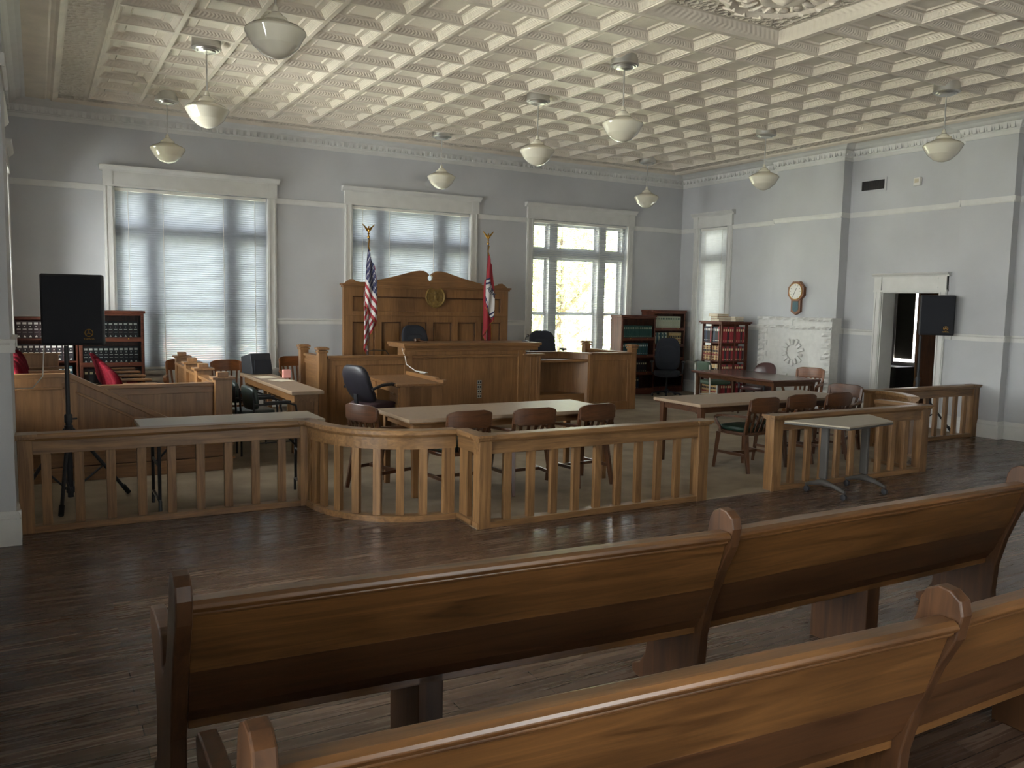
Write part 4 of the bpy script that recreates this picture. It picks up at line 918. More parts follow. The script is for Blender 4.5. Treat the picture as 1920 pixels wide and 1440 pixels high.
def office_chair(label, seat, back, hb, w=.25, arms=True, swoop=False, hs=.47):
    t = thing('office_chair', label, 'chair')
    mb = MB()
    for k in range(5):
        a = 2*PI*k/5+.3; c, s = math.cos(a), math.sin(a); mb.beam((0, 0, .10), (c*.29, s*.29, .065), .05, .035, w2=.035, h2=.022)
    mb.lathe([(.045, .06), (.05, .12), (.03, .14)], 16); b = mb.build('base', M['black'], t, bevel=.004)
    for k in range(5):
        a = 2*PI*k/5+.3; c, s = math.cos(a), math.sin(a); mb = MB(); R = Matrix.Translation((c*.29, s*.29, .028)) @ Matrix.Rotation(a, 4, 'Z') @ Matrix.Rotation(PI/2, 4, 'X')
        mb.lathe([(.02, -.02), (.028, -.016), (.028, .016), (.02, .02)], 14, mat=R); mb.build('caster', M['black'], b, smooth=True)
    mb = MB(); mb.tube([(0, 0, .12), (0, 0, hs-.06)], .022, 12); mb.build('column', M['nickel'] if swoop else M['black'], t, smooth=True)
    mb = MB(); mb.pillow((0, .02, hs), (w, .25, .055), .45, 12, fn=lambda x, y, z: (x, y, z+(-.03*max(0, (y-.12)/.12)**2)-.012*(1-(x/w)**2))); mb.build('seat', seat, t, smooth=True, angle=70)
    H = (hb-hs-.02)/2
    fn = lambda x, y, z: (x*(1-.16*max(0, z/H)**2), y-.10*(z/H)-.03*math.cos(z/H*2)+(.03*(abs(x)/w)**2), z)
    mb = MB(); mb.pillow((0, -.25, hs+.04+H), (w*.96, .05, H), .5, 14, fn=fn); mb.pillow((0, -.215, hs+.04+H*.9), (w*.7, .04, H*.62), .6, 10, fn=fn); mb.build('backrest', back, t, smooth=True, angle=70)
    mb = MB(); mb.beam((0, -.05, hs-.06), (0, -.27, hs-.04), .06, .02); mb.beam((0, -.27, hs-.04), (0, -.29, hs+.15), .06, .02); mb.build('back_bracket', M['black'], t)
    if arms:
        for s in (-1, 1):
            mb = MB()
            if swoop: mb.tube([(s*(w+.01), -.25, hs+.22), (s*(w+.04), -.12, hs+.27), (s*(w+.05), .05, hs+.28), (s*(w+.05), .17, hs+.24), (s*(w+.045), .22, hs+.12), (s*(w+.03), .2, hs-.02), (s*(w-.05), .1, hs-.05)], [.016, .02, .022, .022, .02, .018, .016], 10)
            else: mb.tube([(s*(w-.04), .0, hs-.04), (s*(w+.04), .0, hs), (s*(w+.05), .0, hs+.2)], .016, 8); mb.pillow((s*(w+.05), .0, hs+.22), (.035, .14, .02), .5, 8)
            mb.build('armrest', M['black'], t, smooth=True)
    return t
o = office_chair('black high back office chair in front of the glass bookcases at the back right', M['fabric_black'], M['fabric_black'], 1.14, .26); o.location = (-1.10, -1.0, TT); o.rotation_euler = (0, 0, 2.44)
o = office_chair('black leather office chair with curved arms at the clerk desk', M['fabric_maroon'], M['leather'], .97, .25, swoop=True); o.location = (-8.33, -3.85, TT); o.rotation_euler = (0, 0, -PI/2+.38)
o = office_chair('dark office chair behind the judge bench, backrest showing over the desk', M['fabric_black'], M['fabric_black'], 1.08, .26); o.location = (-6.55, -1.35, .309); o.rotation_euler = (0, 0, PI+.15)
o = office_chair('dark office chair in the witness box right of the judge bench', M['fabric_black'], M['fabric_black'], .99, .26); o.location = (-4.1, -1.25, .309); o.rotation_euler = (0, 0, PI-.2)

def metal_armchair(label, K, frame):
    t = thing('metal_armchair', label, 'chair')
    mb = MB(); mb.pillow((0, 0, .45), (.23, .23, .04), .4, 10); mb.build('seat', M[K], t, smooth=True, angle=70)
    mb = MB(); mb.pillow((0, -.25, .70), (.22, .035, .13), .45, 10, fn=lambda x, y, z: (x, y-.12*z+.03*(abs(x)/.22)**2, z)); mb.build('backrest', M[K], t, smooth=True, angle=70)
    for s in (-1, 1):
        mb = MB(); mb.tube([(s*.24, -.25, 0), (s*.24, -.25, .42), (s*.24, -.27, .78)], .012, 8); mb.build('rear_leg', frame, t, smooth=True)
        mb = MB(); mb.tube([(s*.25, -.26, .64), (s*.26, .1, .65), (s*.26, .2, .62), (s*.25, .22, .5), (s*.25, .23, 0)], .012, 8); mb.build('front_leg', frame, t, smooth=True)
        mb = MB(); mb.box(s*.26-.022, s*.26+.022, -.16, .14, .655, .675); mb.build('armrest', M['black'], t, bevel=.006)
        mb = MB(); mb.tube([(s*.245, -.25, .22), (s*.25, .23, .22)], .008, 6); mb.build('stretcher', frame, t)
    return t
o = metal_armchair('green upholstered chair with pale metal frame left of the dark library table', 'green_fabric', M['white']); o.location = (-1.47, -2.75, TT); o.rotation_euler = (0, 0, -1.75)
o = thing('round_back_chair', 'brown leather round backed chair between the dark library table and fireplace', 'chair', (-1.45, -3.78, TT), PI/2+.2)
mb = MB(); mb.pillow((0, 0, .45), (.24, .24, .045), .5, 10); mb.build('seat', M['leather_brown'], o, smooth=True)
mb = MB(); mb.pillow((0, -.24, .70), (.21, .04, .17), .8, 12, fn=lambda x, y, z: (x, y-.1*z+.06*(abs(x)/.22)**2, z)); mb.build('backrest', M['leather_brown'], o, smooth=True)
for sx in (-1, 1):
    for yy in (-.2, .2): mb = MB(); mb.tube([(sx*.2, yy, .42), (sx*.23, yy*1.1, 0)], .018, 8); mb.build('leg', M['darkz'], o)
    mb = MB(); mb.tube([(sx*.21, -.22, .64), (sx*.25, 0, .66), (sx*.25, .2, .64), (sx*.24, .2, .44)], .018, 8); mb.build('armrest', M['black'], o, smooth=True)
d0 = metal_armchair('dark green vinyl armchair left of the narrow table, nearer of two', 'dkgreen', M['metal_dark']); d0.location = (-9.80, -4.55, TT); d0.rotation_euler = (0, 0, -PI/2+.1)
dup(d0, (-9.84, -3.85, TT), -PI/2+.05, 'dark green vinyl armchair left of the narrow table, farther of two')

# ================================================================== TABLES
def plain_table(label, cx, cy, L, D, rz, top, apron, legk, legw=.065, th=.035, h=.745, name='wooden_table', lip=True):
    t = thing(name, label, 'table', (cx, cy, TT), rz); h -= TT
    mb = MB(); mb.box(-L/2, L/2, -D/2, D/2, h-th, h); mb.build('table_top', M[top], t, bevel=.004)
    if lip: mb = MB(); mb.box(-L/2+.012, L/2-.012, -D/2+.012, D/2-.012, h-th-.014, h-th); mb.build('edge_molding', M[apron+'x'], t, bevel=.003)
    mb = MB(); a, b = L/2-.09, D/2-.08
    for y in (-b, b): mb.box(-a, a, y-.011, y+.011, h-th-.075, h-th)
    for x in (-a, a): mb.box(x-.011, x+.011, -b, b, h-th-.075, h-th)
    mb.build('apron', M[apron+'x'], t, bevel=.002)
    for x in (-a, a):
        for y in (-b, b): mb = MB(); mb.beam((x, y, h-th-.002), (x, y, 0), legw, legw, up=(0, 1, 0), w2=legw*.75, h2=legw*.75); mb.build('leg', M[legk+'z'], t, bevel=.004)
    return t
plain_table('left counsel table with pale laminate top and wooden edge, behind the middle railing', -8.03, -6.66, 2.29, .86, 0, 'laminate', 'oak', 'oak')
plain_table('right counsel table with pale laminate top, behind the gateway', -4.58, -6.75, 2.44, .80, 0, 'laminate', 'dark', 'dark')
plain_table('dark topped library table in front of the fireplace', -2.12, -4.30, .93, 1.98, math.radians(-5), 'laminate_dark', 'dark', 'dark', .05, .028)
t = thing('folding_table', 'pale topped folding table just behind the left railing run', 'table', (-10.59, -6.46, TT))
mb = MB(); mb.box(-.755, .755, -.28, .30, .705, .735); mb.build('table_top', M['laminate_grey'], t, bevel=.004); mb = MB(); mb.box(-.74, .74, -.265, .285, .68, .705); mb.build('frame', M['metal_dark'], t)
for s in (-1, 1):
    mb = MB(); x = s*.62; mb.tube([(x, -.22, .69), (x, -.22, .12)], .014, 8); mb.tube([(x, .22, .69), (x, .22, .12)], .014, 8); mb.tube([(x, -.24, 0), (x, -.24, .11), (x, .24, .11), (x, .24, 0)], .014, 8); mb.tube([(x, -.22, .4), (x, .22, .4)], .012, 8); mb.build('folding_leg', M['metal_dark'], t, smooth=True)
    mb = MB(); mb.tube([(x, 0, .4), (x-s*.26, 0, .69)], .009, 6); mb.build('brace', M['metal_dark'], t)
t = thing('narrow_table', 'long narrow table with shiny top running from the left window towards the judge bench', 'table', (-9.36, -3.1, TT), math.radians(.5))
mb = MB(); mb.box(-.19, .19, -1.38, 1.33, .695, .735); mb.build('table_top', M['laminate'], t, bevel=.004)
mb = MB(); mb.box(-.14, .14, -1.3, 1.25, .60, .695); mb.build('apron', M['oaky'], t)
for y in (-1.24, -.1, 1.15): mb = MB(); mb.box(-.15, -.10, y-.03, y+.03, 0, .6); mb.box(.10, .15, y-.03, y+.03, 0, .6); mb.box(-.15, .15, y-.035, y+.035, 0, .06); mb.box(-.15, .15, y-.02, y+.02, .5, .6); mb.build('leg_frame', M['oakz'], t, bevel=.003)
t = thing('monitor_speaker', 'black wedge shaped box standing at the far end of the narrow table', 'speaker', (-9.36, -1.95, .745), math.radians(12))
mb = MB(); mb.prism([(-.18, 0), (.17, 0), (.2, .23), (-.10, .29), (-.18, .05)], 'x', -.15, .15); mb.build('cabinet', M['black'], t, bevel=.01); mb = MB(); mb.box(-.12, .12, -.187, -.17, .02, .2); mb.build('grille', M['grille'], t)
mb = MB(); mb.box(-.05, .05, -.04, .04, 0, .11); o = mb.build('tissue_box', M['pink'], loc=(-9.15+.0, -2.75, .745), bevel=.004); o['label'] = 'small pink box on the narrow table'; o['category'] = 'box'
for k, (x, y, r) in enumerate(((-9.40, -2.6, .1), (-9.3, -3.1, .4))):
    mb = MB(); mb.box(-.11, .11, -.15, .15, 0, .002); o = mb.build('paper_sheet', M['paper'], loc=(x, y, .7462), rz=r); o['label'] = ['paper sheet on the narrow table, nearer the black box', 'paper sheet on the narrow table, towards its near end'][k]; o['category'] = 'paper'
# small rolling table
t = thing('rolling_table', 'small rolling table with pale tapered top in front of the railing', 'table', (-5.25, -8.67, 0))
top = [(-5.90, -8.42), (-4.66, -8.40), (-4.90, -8.86), (-5.66, -8.97)]; top = [(x+5.25, y+8.67) for x, y in top]
mb = MB(); mb.prism(top, 'z', .725, .742); mb.build('table_top', M['laminate_grey'], t, bevel=.004); mb = MB(); mb.prism([(x*1.006, y*1.01) for x, y in top], 'z', .708, .726); mb.build('edge_band', M['metal'], t, bevel=.004)
for x in (-.20, .39):
    mb = MB(); mb.beam((x, .14, .16), (x, .14, .7), .035, .085, up=(0, 1, 0)); lg = mb.build('column', M['metal'], t, bevel=.01)
    mb = MB(); mb.tube([(x, .34, .075), (x, .26, .10), (x, .14, .13), (x, .0, .11), (x, -.12, .075)], [.016, .022, .035, .022, .016], 10); ft = mb.build('foot', M['metal'], t, smooth=True)
    for y in (.33, -.11):
        mb = MB(); mb.lathe([(.02, -.018), (.03, -.014), (.03, .014), (.02, .018)], 16, mat=Matrix.Translation((x, y, .03)) @ Matrix.Rotation(PI/2, 4, 'Y')); mb.tube([(x, y, .03), (x, y, .075)], .008, 6); mb.build('caster', M['black'], ft, smooth=True)
# clerk desk
t = thing('clerk_desk', 'oak pedestal desk with drawers and raised end, in front of the judge bench', 'desk', (-7.79, -3.55, TT), math.radians(-2))
mb = MB(); mb.box(-.34, .34, -.68, .70, .72, .75); mb.build('desk_top', M['oaky'], t, bevel=.005)
mb = MB(); mb.prism([(-.68, .75), (.70, .75), (.70, .80), (-.40, .80), (-.46, .775), (-.6, .79), (-.68, .79)], 'x', .29, .34); mb.build('gallery_rail', M['oaky'], t, bevel=.003)
for y0, y1 in ((-.64, -.26), (.28, .66)):
    mb = MB(); mb.box(-.28, .30, y0, y1, .03, .72); pd = mb.build('pedestal', M['oakz'], t, bevel=.004)
    for k in range(3):
        mb = MB(); mb.box(-.295, -.28, y0+.02, y1-.02, .08+k*.215, .27+k*.215); d = mb.build('drawer', M['oaky'], t, bevel=.004)
        mb = MB(); mb.box(-.32, -.295, (y0+y1)/2-.05, (y0+y1)/2+.05, .165+k*.215, .19+k*.215); mb.build('drawer_pull', M['railx'], d, bevel=.004)
mb = MB(); mb.box(.26, .30, -.3, .3, .1, .72); mb.box(-.28, .3, -.3, .3, .62, .72); mb.build('modesty_panel', M['oaky'], t)
mb = MB(); mb.box(-.14, .14, -.64, -.63, .06, .7); mb.build('end_panel', M['oakz'], t)

# ================================================================== JURY SEATS
def jury_seat(label):
    t = thing('theater_chair', label, 'seat', group='red upholstered jury seats')
    mb = MB(); mb.pillow((.02, 0, .42), (.23, .22, .05), .5, 9); mb.build('seat_cushion', M['velvet'], t, smooth=True, angle=70)
    mb = MB(); mb.pillow((-.24, 0, .66), (.045, .225, .20), .55, 12, fn=lambda x, y, z: (x-.16*z-.05*max(0, z/.2)**2, y*(1-.12*max(0, z/.2)**2), z)); mb.build('backrest', M['velvet'], t, smooth=True, angle=70)
    mb = MB(); mb.box(-.06, .1, -.035, .035, 0, .38); mb.box(-.14, .16, -.09, .09, 0, .03); mb.build('pedestal', M['metal_dark'], t, bevel=.005)
    for s in (-1, 1): mb = MB(); mb.box(-.22, .24, s*.262-.025, s*.262+.025, .60, .63); mb.box(-.1, -.04, s*.262-.02, s*.262+.02, .4, .6); mb.build('armrest', M['oakx'], t, bevel=.01)
    return t
js = jury_seat('red jury seat of the lower row, nearest the sloping wall'); js.location = (-11.08, -4.4, .17)
for k in range(1, 6): dup(js, (-11.08-.005*k, -4.4+.59*k, .17), 0, 'red jury seat of the lower row, %s from the near end' % ['', 'second', 'third', 'fourth', 'fifth', 'farthest'][k])
for k in range(4): dup(js, (-11.96, -4.2+.62*k, .27), 0, 'red jury seat of the upper row against the left wall, %s' % ['nearest', 'second nearest', 'third nearest', 'farthest'][k])

# ================================================================== SPEAKERS ON STANDS
def text_mesh(s, size, depth=.001):
    c = bpy.data.curves.new('txt', 'FONT'); c.body = s; c.size = size; c.extrude = depth; c.align_x = 'CENTER'; c.resolution_u = 3
    o = bpy.data.objects.new('txt', c); COL.objects.link(o); dg = bpy.context.evaluated_depsgraph_get(); me = bpy.data.meshes.new_from_object(o.evaluated_get(dg)); bpy.data.objects.remove(o); return me
def speaker(label, loc, rz):
    t = thing('loudspeaker', label, 'speaker', loc, rz)
    mb = MB(); mb.prism([(-.235, 0), (.235, 0), (.235, .10), (.13, .32), (-.13, .32), (-.235, .10)], 'z', 0, .59); mb.build('cabinet', M['black'], t, bevel=.015)
    mb = MB(); mb.prism([(-.222, -.012), (.222, -.012), (.222, .002), (-.222, .002)], 'z', .015, .575); mb.build('grille', M['grille'], t, bevel=.006)
    mb = MB(); mb.tube([(.03*math.cos(a)+.12, -.016, .105+.03*math.sin(a)) for a in [2*PI*k/20 for k in range(20)]], .0035, 6, closed=True)
    for k in range(3):
        a = PI/2+2*PI*k/3; mb.tube([(.12, -.016, .105), (.12+.027*math.cos(a), -.016, .105+.027*math.sin(a))], .0035, 6)
    mb.build('emblem', M['brass'], t)
    me = text_mesh('YAMAHA', .02); me.materials.append(M['brass']); o = bpy.data.objects.new('brand_lettering', me); COL.objects.link(o); o.parent = t; o.location = (.12, -.014, .048); o.rotation_euler = (PI/2, 0, 0)
    return t
def tripod(label, loc, h, rz, r=.45):
    t = thing('speaker_stand', label, 'stand', loc, rz)
    mb = MB(); mb.tube([(0, 0, .06), (0, 0, h*.55)], .024, 12); mb.tube([(0, 0, h*.55), (0, 0, h)], .0175, 12); mb.build('pole', M['black'], t, smooth=True)
    mb = MB(); mb.lathe([(.032, .0), (.032, .06), (.026, .07)], 14, (0, 0, h*.52)); mb.tube([(0, 0, h*.54), (.07, 0, h*.54)], .008, 8); mb.build('height_clamp', M['black'], t, smooth=True)
    for za, zb in ((.62, .68), (.10, .15)): mb = MB(); mb.lathe([(.034, za), (.034, zb)], 14); mb.build('collar', M['black'], t, smooth=True)
    for k in range(3):
        a = 2*PI*k/3; c, s = math.cos(a), math.sin(a)
        mb = MB(); mb.tube([(c*.03, s*.03, .65), (c*r, s*r, .015)], .015, 10); lg = mb.build('leg', M['black'], t, smooth=True)
        mb = MB(); mb.tube([(c*(r-.05), s*(r-.05), .09), (c*r, s*r, .02)], .021, 10); mb.build('rubber_foot', M['rubber'], lg, smooth=True)
        mb = MB(); mb.tube([(c*.03, s*.03, .12), (c*r*.56, s*r*.56, .30)], .009, 8); mb.build('brace', M['black'], t, smooth=True)
    return t
tripod('black tripod speaker stand behind the left end of the railing', (-11.84, -5.98, TT), 1.36, math.radians(20), .50)
speaker('large black loudspeaker on the left tripod, beside the left wall', (-11.79, -6.12, 1.38), math.radians(-8))
tripod('black tripod speaker stand at the right, by the doorway', (-.62, -6.15, TT), 1.43, math.radians(75), .50)
speaker('black loudspeaker on the right tripod, in front of the doorway', (-.43, -6.27, 1.45), math.radians(-48))
o = MB().tube([(-12.0, -5.95, 1.40), (-12.02, -5.8, 1.1), (-12.1, -5.6, .98), (-12.25, -5.4, .96), (-12.34, -5.2, 1.05)], .005, 6).build('speaker_cable', M['white'], smooth=True)
o['label'] = 'thin pale cable looping from the left loudspeaker to the wall'; o['category'] = 'cable'

# ================================================================== BOOKCASES AND BOOKS
PROTO = {}
def book(cov, lab, w, h, d, style, loc, rz, label, group):
    key = (cov, lab, w, h, d, style)
    if key not in PROTO:
        mb = MB(); mb.box(-w/2, w/2, .0, d, 0, h, 0); mb.box(-w/2+.004, w/2-.004, .008, d+.002, .004, h-.003, 1)
        if style == 'law':
            mb.box(-w*.36, w*.36, -.0015, 0, h*.80, h*.92, 2); mb.box(-w*.12, w*.12, -.0015, 0, h*.66, h*.70, 2); mb.box(-w*.36, w*.36, -.0015, 0, h*.50, h*.54, 2); mb.box(-w*.36, w*.36, -.0015, 0, h*.34, h*.36, 2); mb.add([(-w*.25, -.0015, h*.06), (w*.25, -.0015, h*.06), (0, -.0015, h*.18)], [(0, 1, 2)], 2)
        elif style == 'bands':
            for z in (.12, .3, .55, .75, .9): mb.box(-w/2, w/2, -.002, 0, h*z, h*z+.006, 2)
            mb.box(-w*.4, w*.4, -.0012, 0, h*.58, h*.72, 3); mb.box(-w*.4, w*.4, -.0012, 0, h*.35, h*.45, 4)
        else: mb.box(-w*.3, w*.3, -.0012, 0, h*.72, h*.86, 2); mb.box(-w*.3, w*.3, -.0012, 0, h*.1, h*.13, 2)
        o = mb.build('book', [M[cov], M['paper'], M[lab], M['bk_black'], M['bk_red']]); PROTO[key] = o.data
    else: o = bpy.data.objects.new('book', PROTO[key]); COL.objects.link(o)
    o.location = loc; o.rotation_euler = (0, 0, rz); o['label'] = label; o['category'] = 'book'; o['group'] = group; return o
def row(origin, rz, x0, x1, z, cov, lab, w, h, d, style, label, group, gap=.003, inset=.012):
    """a row of books along local x of a case at origin, spines at local y = inset"""
    c, s = math.cos(rz), math.sin(rz); x = x0+w/2; k = 0
    while x+w/2 <= x1+.001:
        cv = cov[k % len(cov)] if isinstance(cov, (list, tuple)) else cov
        lx, ly = x, inset; book(cv, lab, w, h, d, style, (origin[0]+c*lx-s*ly, origin[1]+s*lx+c*ly, origin[2]+z), rz, label, group); x += w+gap; k += 1
    return k
def barrister(label, loc, rz, w, shelves, h, d, K, glass=True):
    """stacked-section bookcase, origin at front left bottom, opening towards -y"""
    t = thing('bookcase', label, 'bookcase', loc, rz)
    for x0 in (0, w-.025): mb = MB(); mb.box(x0, x0+.025, 0, d, 0, h); mb.build('side_panel', M[K+'z'], t, bevel=.003)
    mb = MB(); mb.box(0, w, d-.015, d, 0, h); mb.build('back_panel', M[K+'z'], t)
    mb = MB(); mb.box(-.02, w+.02, -.02, d, h, h+.04); mb.build('top', M[K+'x'], t, bevel=.006)
    mb = MB(); mb.box(0, w, -.005, d, 0, .09); mb.build('plinth', M[K+'x'], t, bevel=.003)
    for i, z in enumerate(shelves):
        mb = MB(); mb.box(.02, w-.02, .0, d-.01, z-.022, z); mb.build('shelf', M[K+'x'], t)
        z2 = shelves[i+1]-.022 if i+1 < len(shelves) else h
        if glass:
            mb = MB(); mb.box(.01, w-.01, -.018, .004, z-.03, z+.01); mb.box(.01, w-.01, -.018, .004, z2-.03, z2); mb.box(.01, .045, -.018, .004, z, z2-.02); mb.box(w-.045, w-.01, -.018, .004, z, z2-.02); dr = mb.build('door', M[K+'x'], t, bevel=.003)
            mb = MB(); mb.box(.045, w-.045, -.008, -.005, z+.01, z2-.03); mb.build('pane', M['case_glass'], dr)
            for kx in (.25, .75): mb = MB(); mb.pillow((w*kx, -.026, z-.01), (.009, .009, .009), 1, 5); mb.build('knob', M['brass'], dr)
    return t
g = 0
A = (-12.345, -.36, TT); barrister('low open dark bookcase in the back left corner, full of dark law books', A, 0, .80, [.12, .52, .84, 1.165], 1.43, .33, 'red', glass=False)
row(A, 0, .035, .77, 1.168, ['bk_dark'], 'whitelab', .068, .245, .19, 'law', 'dark maroon law volume with white spine labels, top shelf of the low corner bookcase', 'dark volumes on the top shelf of the corner bookcase')
row(A, 0, .035, .77, .843, ['bk_dark', 'bk_black'], 'whitelab', .068, .235, .19, 'law', 'dark law volume with white spine labels, second shelf of the low corner bookcase', 'dark volumes on the second shelf of the corner bookcase')
row(A, 0, .035, .77, .523, ['bk_teal'], 'whitelab', .06, .235, .19, 'plain', 'blue green volume low in the corner bookcase left of the jury box', 'teal volumes low in the corner bookcase')
A = (-11.53, -.40, TT); barrister('dark glass-fronted bookcase overlapping the left window, taller one behind the jury seats', A, 0, .87, [.12, .47, .80, 1.17], 1.53, .35, 'red')
row(A, 0, .05, .82, 1.173, ['bk_black', 'bk_dark'], 'whitelab', .064, .235, .19, 'law', 'dark law volume behind glass, top shelf of the bookcase beside the left window', 'dark volumes on the top shelf beside the left window')
row(A, 0, .05, .82, .803, ['bk_black'], 'whitelab', .064, .235, .19, 'law', 'dark law volume behind glass, second shelf of the bookcase beside the left window', 'dark volumes on the second shelf beside the left window')
row(A, 0, .05, .82, .473, ['bk_dark', 'bk_black'], 'gold', .064, .235, .19, 'plain', 'dark volume behind glass on the third shelf of the bookcase beside the left window', 'dark volumes on the third shelf beside the left window')
A = (-1.95, -.58, TT); barrister('dark glass-fronted bookcase with green books, beside the right window', A, 0, .86, [.12, .45, .80, 1.15], 1.56, .36, 'red')
row(A, 0, .06, .80, 1.153, ['bk_green'], 'bk_cream', .042, .24, .18, 'plain', 'dark green book on the top shelf of the case beside the right window', 'green books on the top shelf')
row(A, 0, .06, .72, .803, ['bk_green', 'bk_teal'], 'whitelab', .042, .24, .18, 'plain', 'dark green book on the second shelf of the case beside the right window', 'green books on the second shelf')
row(A, 0, .3, .72, .453, ['bk_black', 'bk_dark'], 'gold', .05, .22, .18, 'plain', 'dark book with gilt label on the third shelf beside the right window', 'dark books on the third shelf')
row(A, 0, .06, .5, .123, ['bk_black', 'bk_blue'], 'gold', .05, .22, .18, 'plain', 'dark book on the lowest shelf of the case beside the right window', 'dark books on the lowest shelf')
A = (-1.03, -.42, TT); barrister('reddish glass-fronted bookcase with cream books in the back right corner', A, 0, .86, [.12, .40, .72, 1.0, 1.34], 1.67, .38, 'red')
row(A, 0, .07, .78, 1.343, ['bk_cream'], 'bk_green', .042, .24, .18, 'plain', 'cream book on the top shelf of the corner bookcase by the right wall', 'cream books on the top shelf')
row(A, 0, .07, .42, 1.003, ['bk_cream', 'bk_teal'], 'bk_green', .042, .24, .18, 'plain', 'pale book at the left of the second shelf of the right corner bookcase', 'pale books on the second shelf')
row(A, 0, .44, .80, 1.003, ['tan'], 'bk_brown', .045, .24, .18, 'bands', 'tan law book at the right of the second shelf of the right corner bookcase', 'tan books on the second shelf')
row(A, 0, .07, .78, .723, ['bk_dark', 'bk_brown'], 'gold', .05, .22, .18, 'plain', 'brown book on the third shelf of the right corner bookcase', 'brown books on the third shelf')
# free-standing revolving case with books on all sides
RB = (-.72, -2.18); ra = math.radians(-97)
t = thing('revolving_bookcase', 'square dark red free-standing bookcase filled on all sides, in front of the narrow window', 'bookcase', (RB[0], RB[1], TT), ra)
hw = .30; LV = [.10, .46, .80, 1.14]; HT = 1.50
mb = MB(); mb.box(-hw-.05, hw+.05, -hw-.05, hw+.05, HT, HT+.03); mb.box(-hw-.03, hw+.03, -hw-.03, hw+.03, HT-.025, HT); mb.build('top', M['redx'], t, bevel=.006)
for z in LV:
    mb = MB(); mb.box(-hw, hw, -hw, hw, z-.02, z); mb.build('shelf', M['redx'], t, bevel=.003)
mb = MB(); mb.box(-.012, .012, -hw+.02, hw-.02, LV[0], HT); mb.box(-hw+.02, hw-.02, -.012, .012, LV[0], HT); mb.build('divider', M['redz'], t)
for sx in (-1, 1):
    for sy in (-1, 1): mb = MB(); mb.box(min(sx*hw, sx*(hw-.03)), max(sx*hw, sx*(hw-.03)), min(sy*hw, sy*(hw-.03)), max(sy*hw, sy*(hw-.03)), .03, HT); mb.build('corner_post', M['redz'], t, bevel=.004)
for sd_ in range(4):
    for k in range(2): 
        a = sd_*PI/2; x = (-.09+.18*k) if False else (.0 if k == 0 else .24); mb = MB(); p = Matrix.Rotation(a, 4, 'Z'); mb.box(x-.012, x+.012, -hw-.006, -hw+.006, LV[0], HT, 0, p); mb.build('slat', M['redz'], t)
mb = MB(); mb.box(-.25, .25, -.25, .25, 0, .07); mb.build('base', M['redx'], t, bevel=.004)
side_sets = [  # (rotation, covers per level)
    (0, [('tan', 'bands'), ('tan', 'bands'), ('bk_brown', 'bands'), ('bk_black', 'plain')], 'left'),
    (PI/2, [('bk_red', 'plain'), ('bk_red', 'plain'), ('bk_red', 'plain'), ('bk_red', 'plain')], 'right')]
def rb_row(a_loc, zi, cov, style, nm, lab):
    a = ra+a_loc; c, s = math.cos(a), math.sin(a); org = (RB[0]+s*(hw-.0), RB[1]-c*(hw-.0), TT)
    row(org, a, -.262, .262, LV[zi]+.002, cov, lab, .047, .27 if zi < 3 else .29, .16, style, nm, nm+' group', inset=.012, gap=.002)
lv = ['bottom', 'second', 'third', 'top']
for zi, (cov, st, lab) in enumerate([(['tan'], 'bands', 'gold'), (['tan', 'tan', 'bk_cream'], 'bands', 'gold'), (['bk_brown', 'tan'], 'bands', 'gold'), (['bk_black', 'bk_blue', 'bk_black', 'bk_black', 'bk_red'], 'plain', 'whitelab')]):
    rb_row(0, zi, cov, st, 'book with banded spine on the window side of the free-standing case, %s tier' % lv[zi] if zi < 3 else 'dark blue book on the window side of the free-standing case, top tier', lab)
for zi in range(4): rb_row(PI/2, zi, ['bk_red', 'bk_red', 'bk_dark'] if zi != 2 else ['bk_red', 'bk_dark'], 'plain', 'red book on the room side of the free-standing case, %s tier' % lv[zi], 'gold')
# books lying on top of the revolving case
def flat_book(label, x, y, z, a, w, d, h, cov):
    t = thing('book', label, 'book', (x, y, z), a)
    mb = MB(); mb.box(-w/2, w/2, -d/2, d/2, 0, .004); mb.box(-w/2, w/2, -d/2, d/2, h-.004, h); mb.box(-w/2, -w/2+.004, -d/2, d/2, 0, h); mb.build('cover', M[cov], t)
    mb = MB(); mb.box(-w/2+.004, w/2-.006, -d/2+.005, d/2-.005, .004, h-.004); mb.build('pages', M['paper'], t)
zt = TT+HT+.031
flat_book('red book lying at the bottom of the stack on the free-standing case', RB[0]-.10, RB[1]+.02, zt, ra+.1, .22, .3, .045, 'bk_red')
flat_book('brown book in the middle of the stack on the free-standing case', RB[0]-.10, RB[1]+.02, zt+.046, ra-.05, .22, .3, .045, 'bk_brown')
flat_book('tan book on top of the stack on the free-standing case', RB[0]-.13, RB[1]+.05, zt+.092, ra+.2, .22, .3, .045, 'tan')
flat_book('dark book lying beside the stack on the free-standing case', RB[0]+.17, RB[1]-.10, zt, ra+.3, .17, .26, .05, 'bk_dark')
flat_book('pale book lying on the dark one on the free-standing case', RB[0]+.17, RB[1]-.10, zt+.051, ra+.2, .17, .25, .04, 'bk_cream')

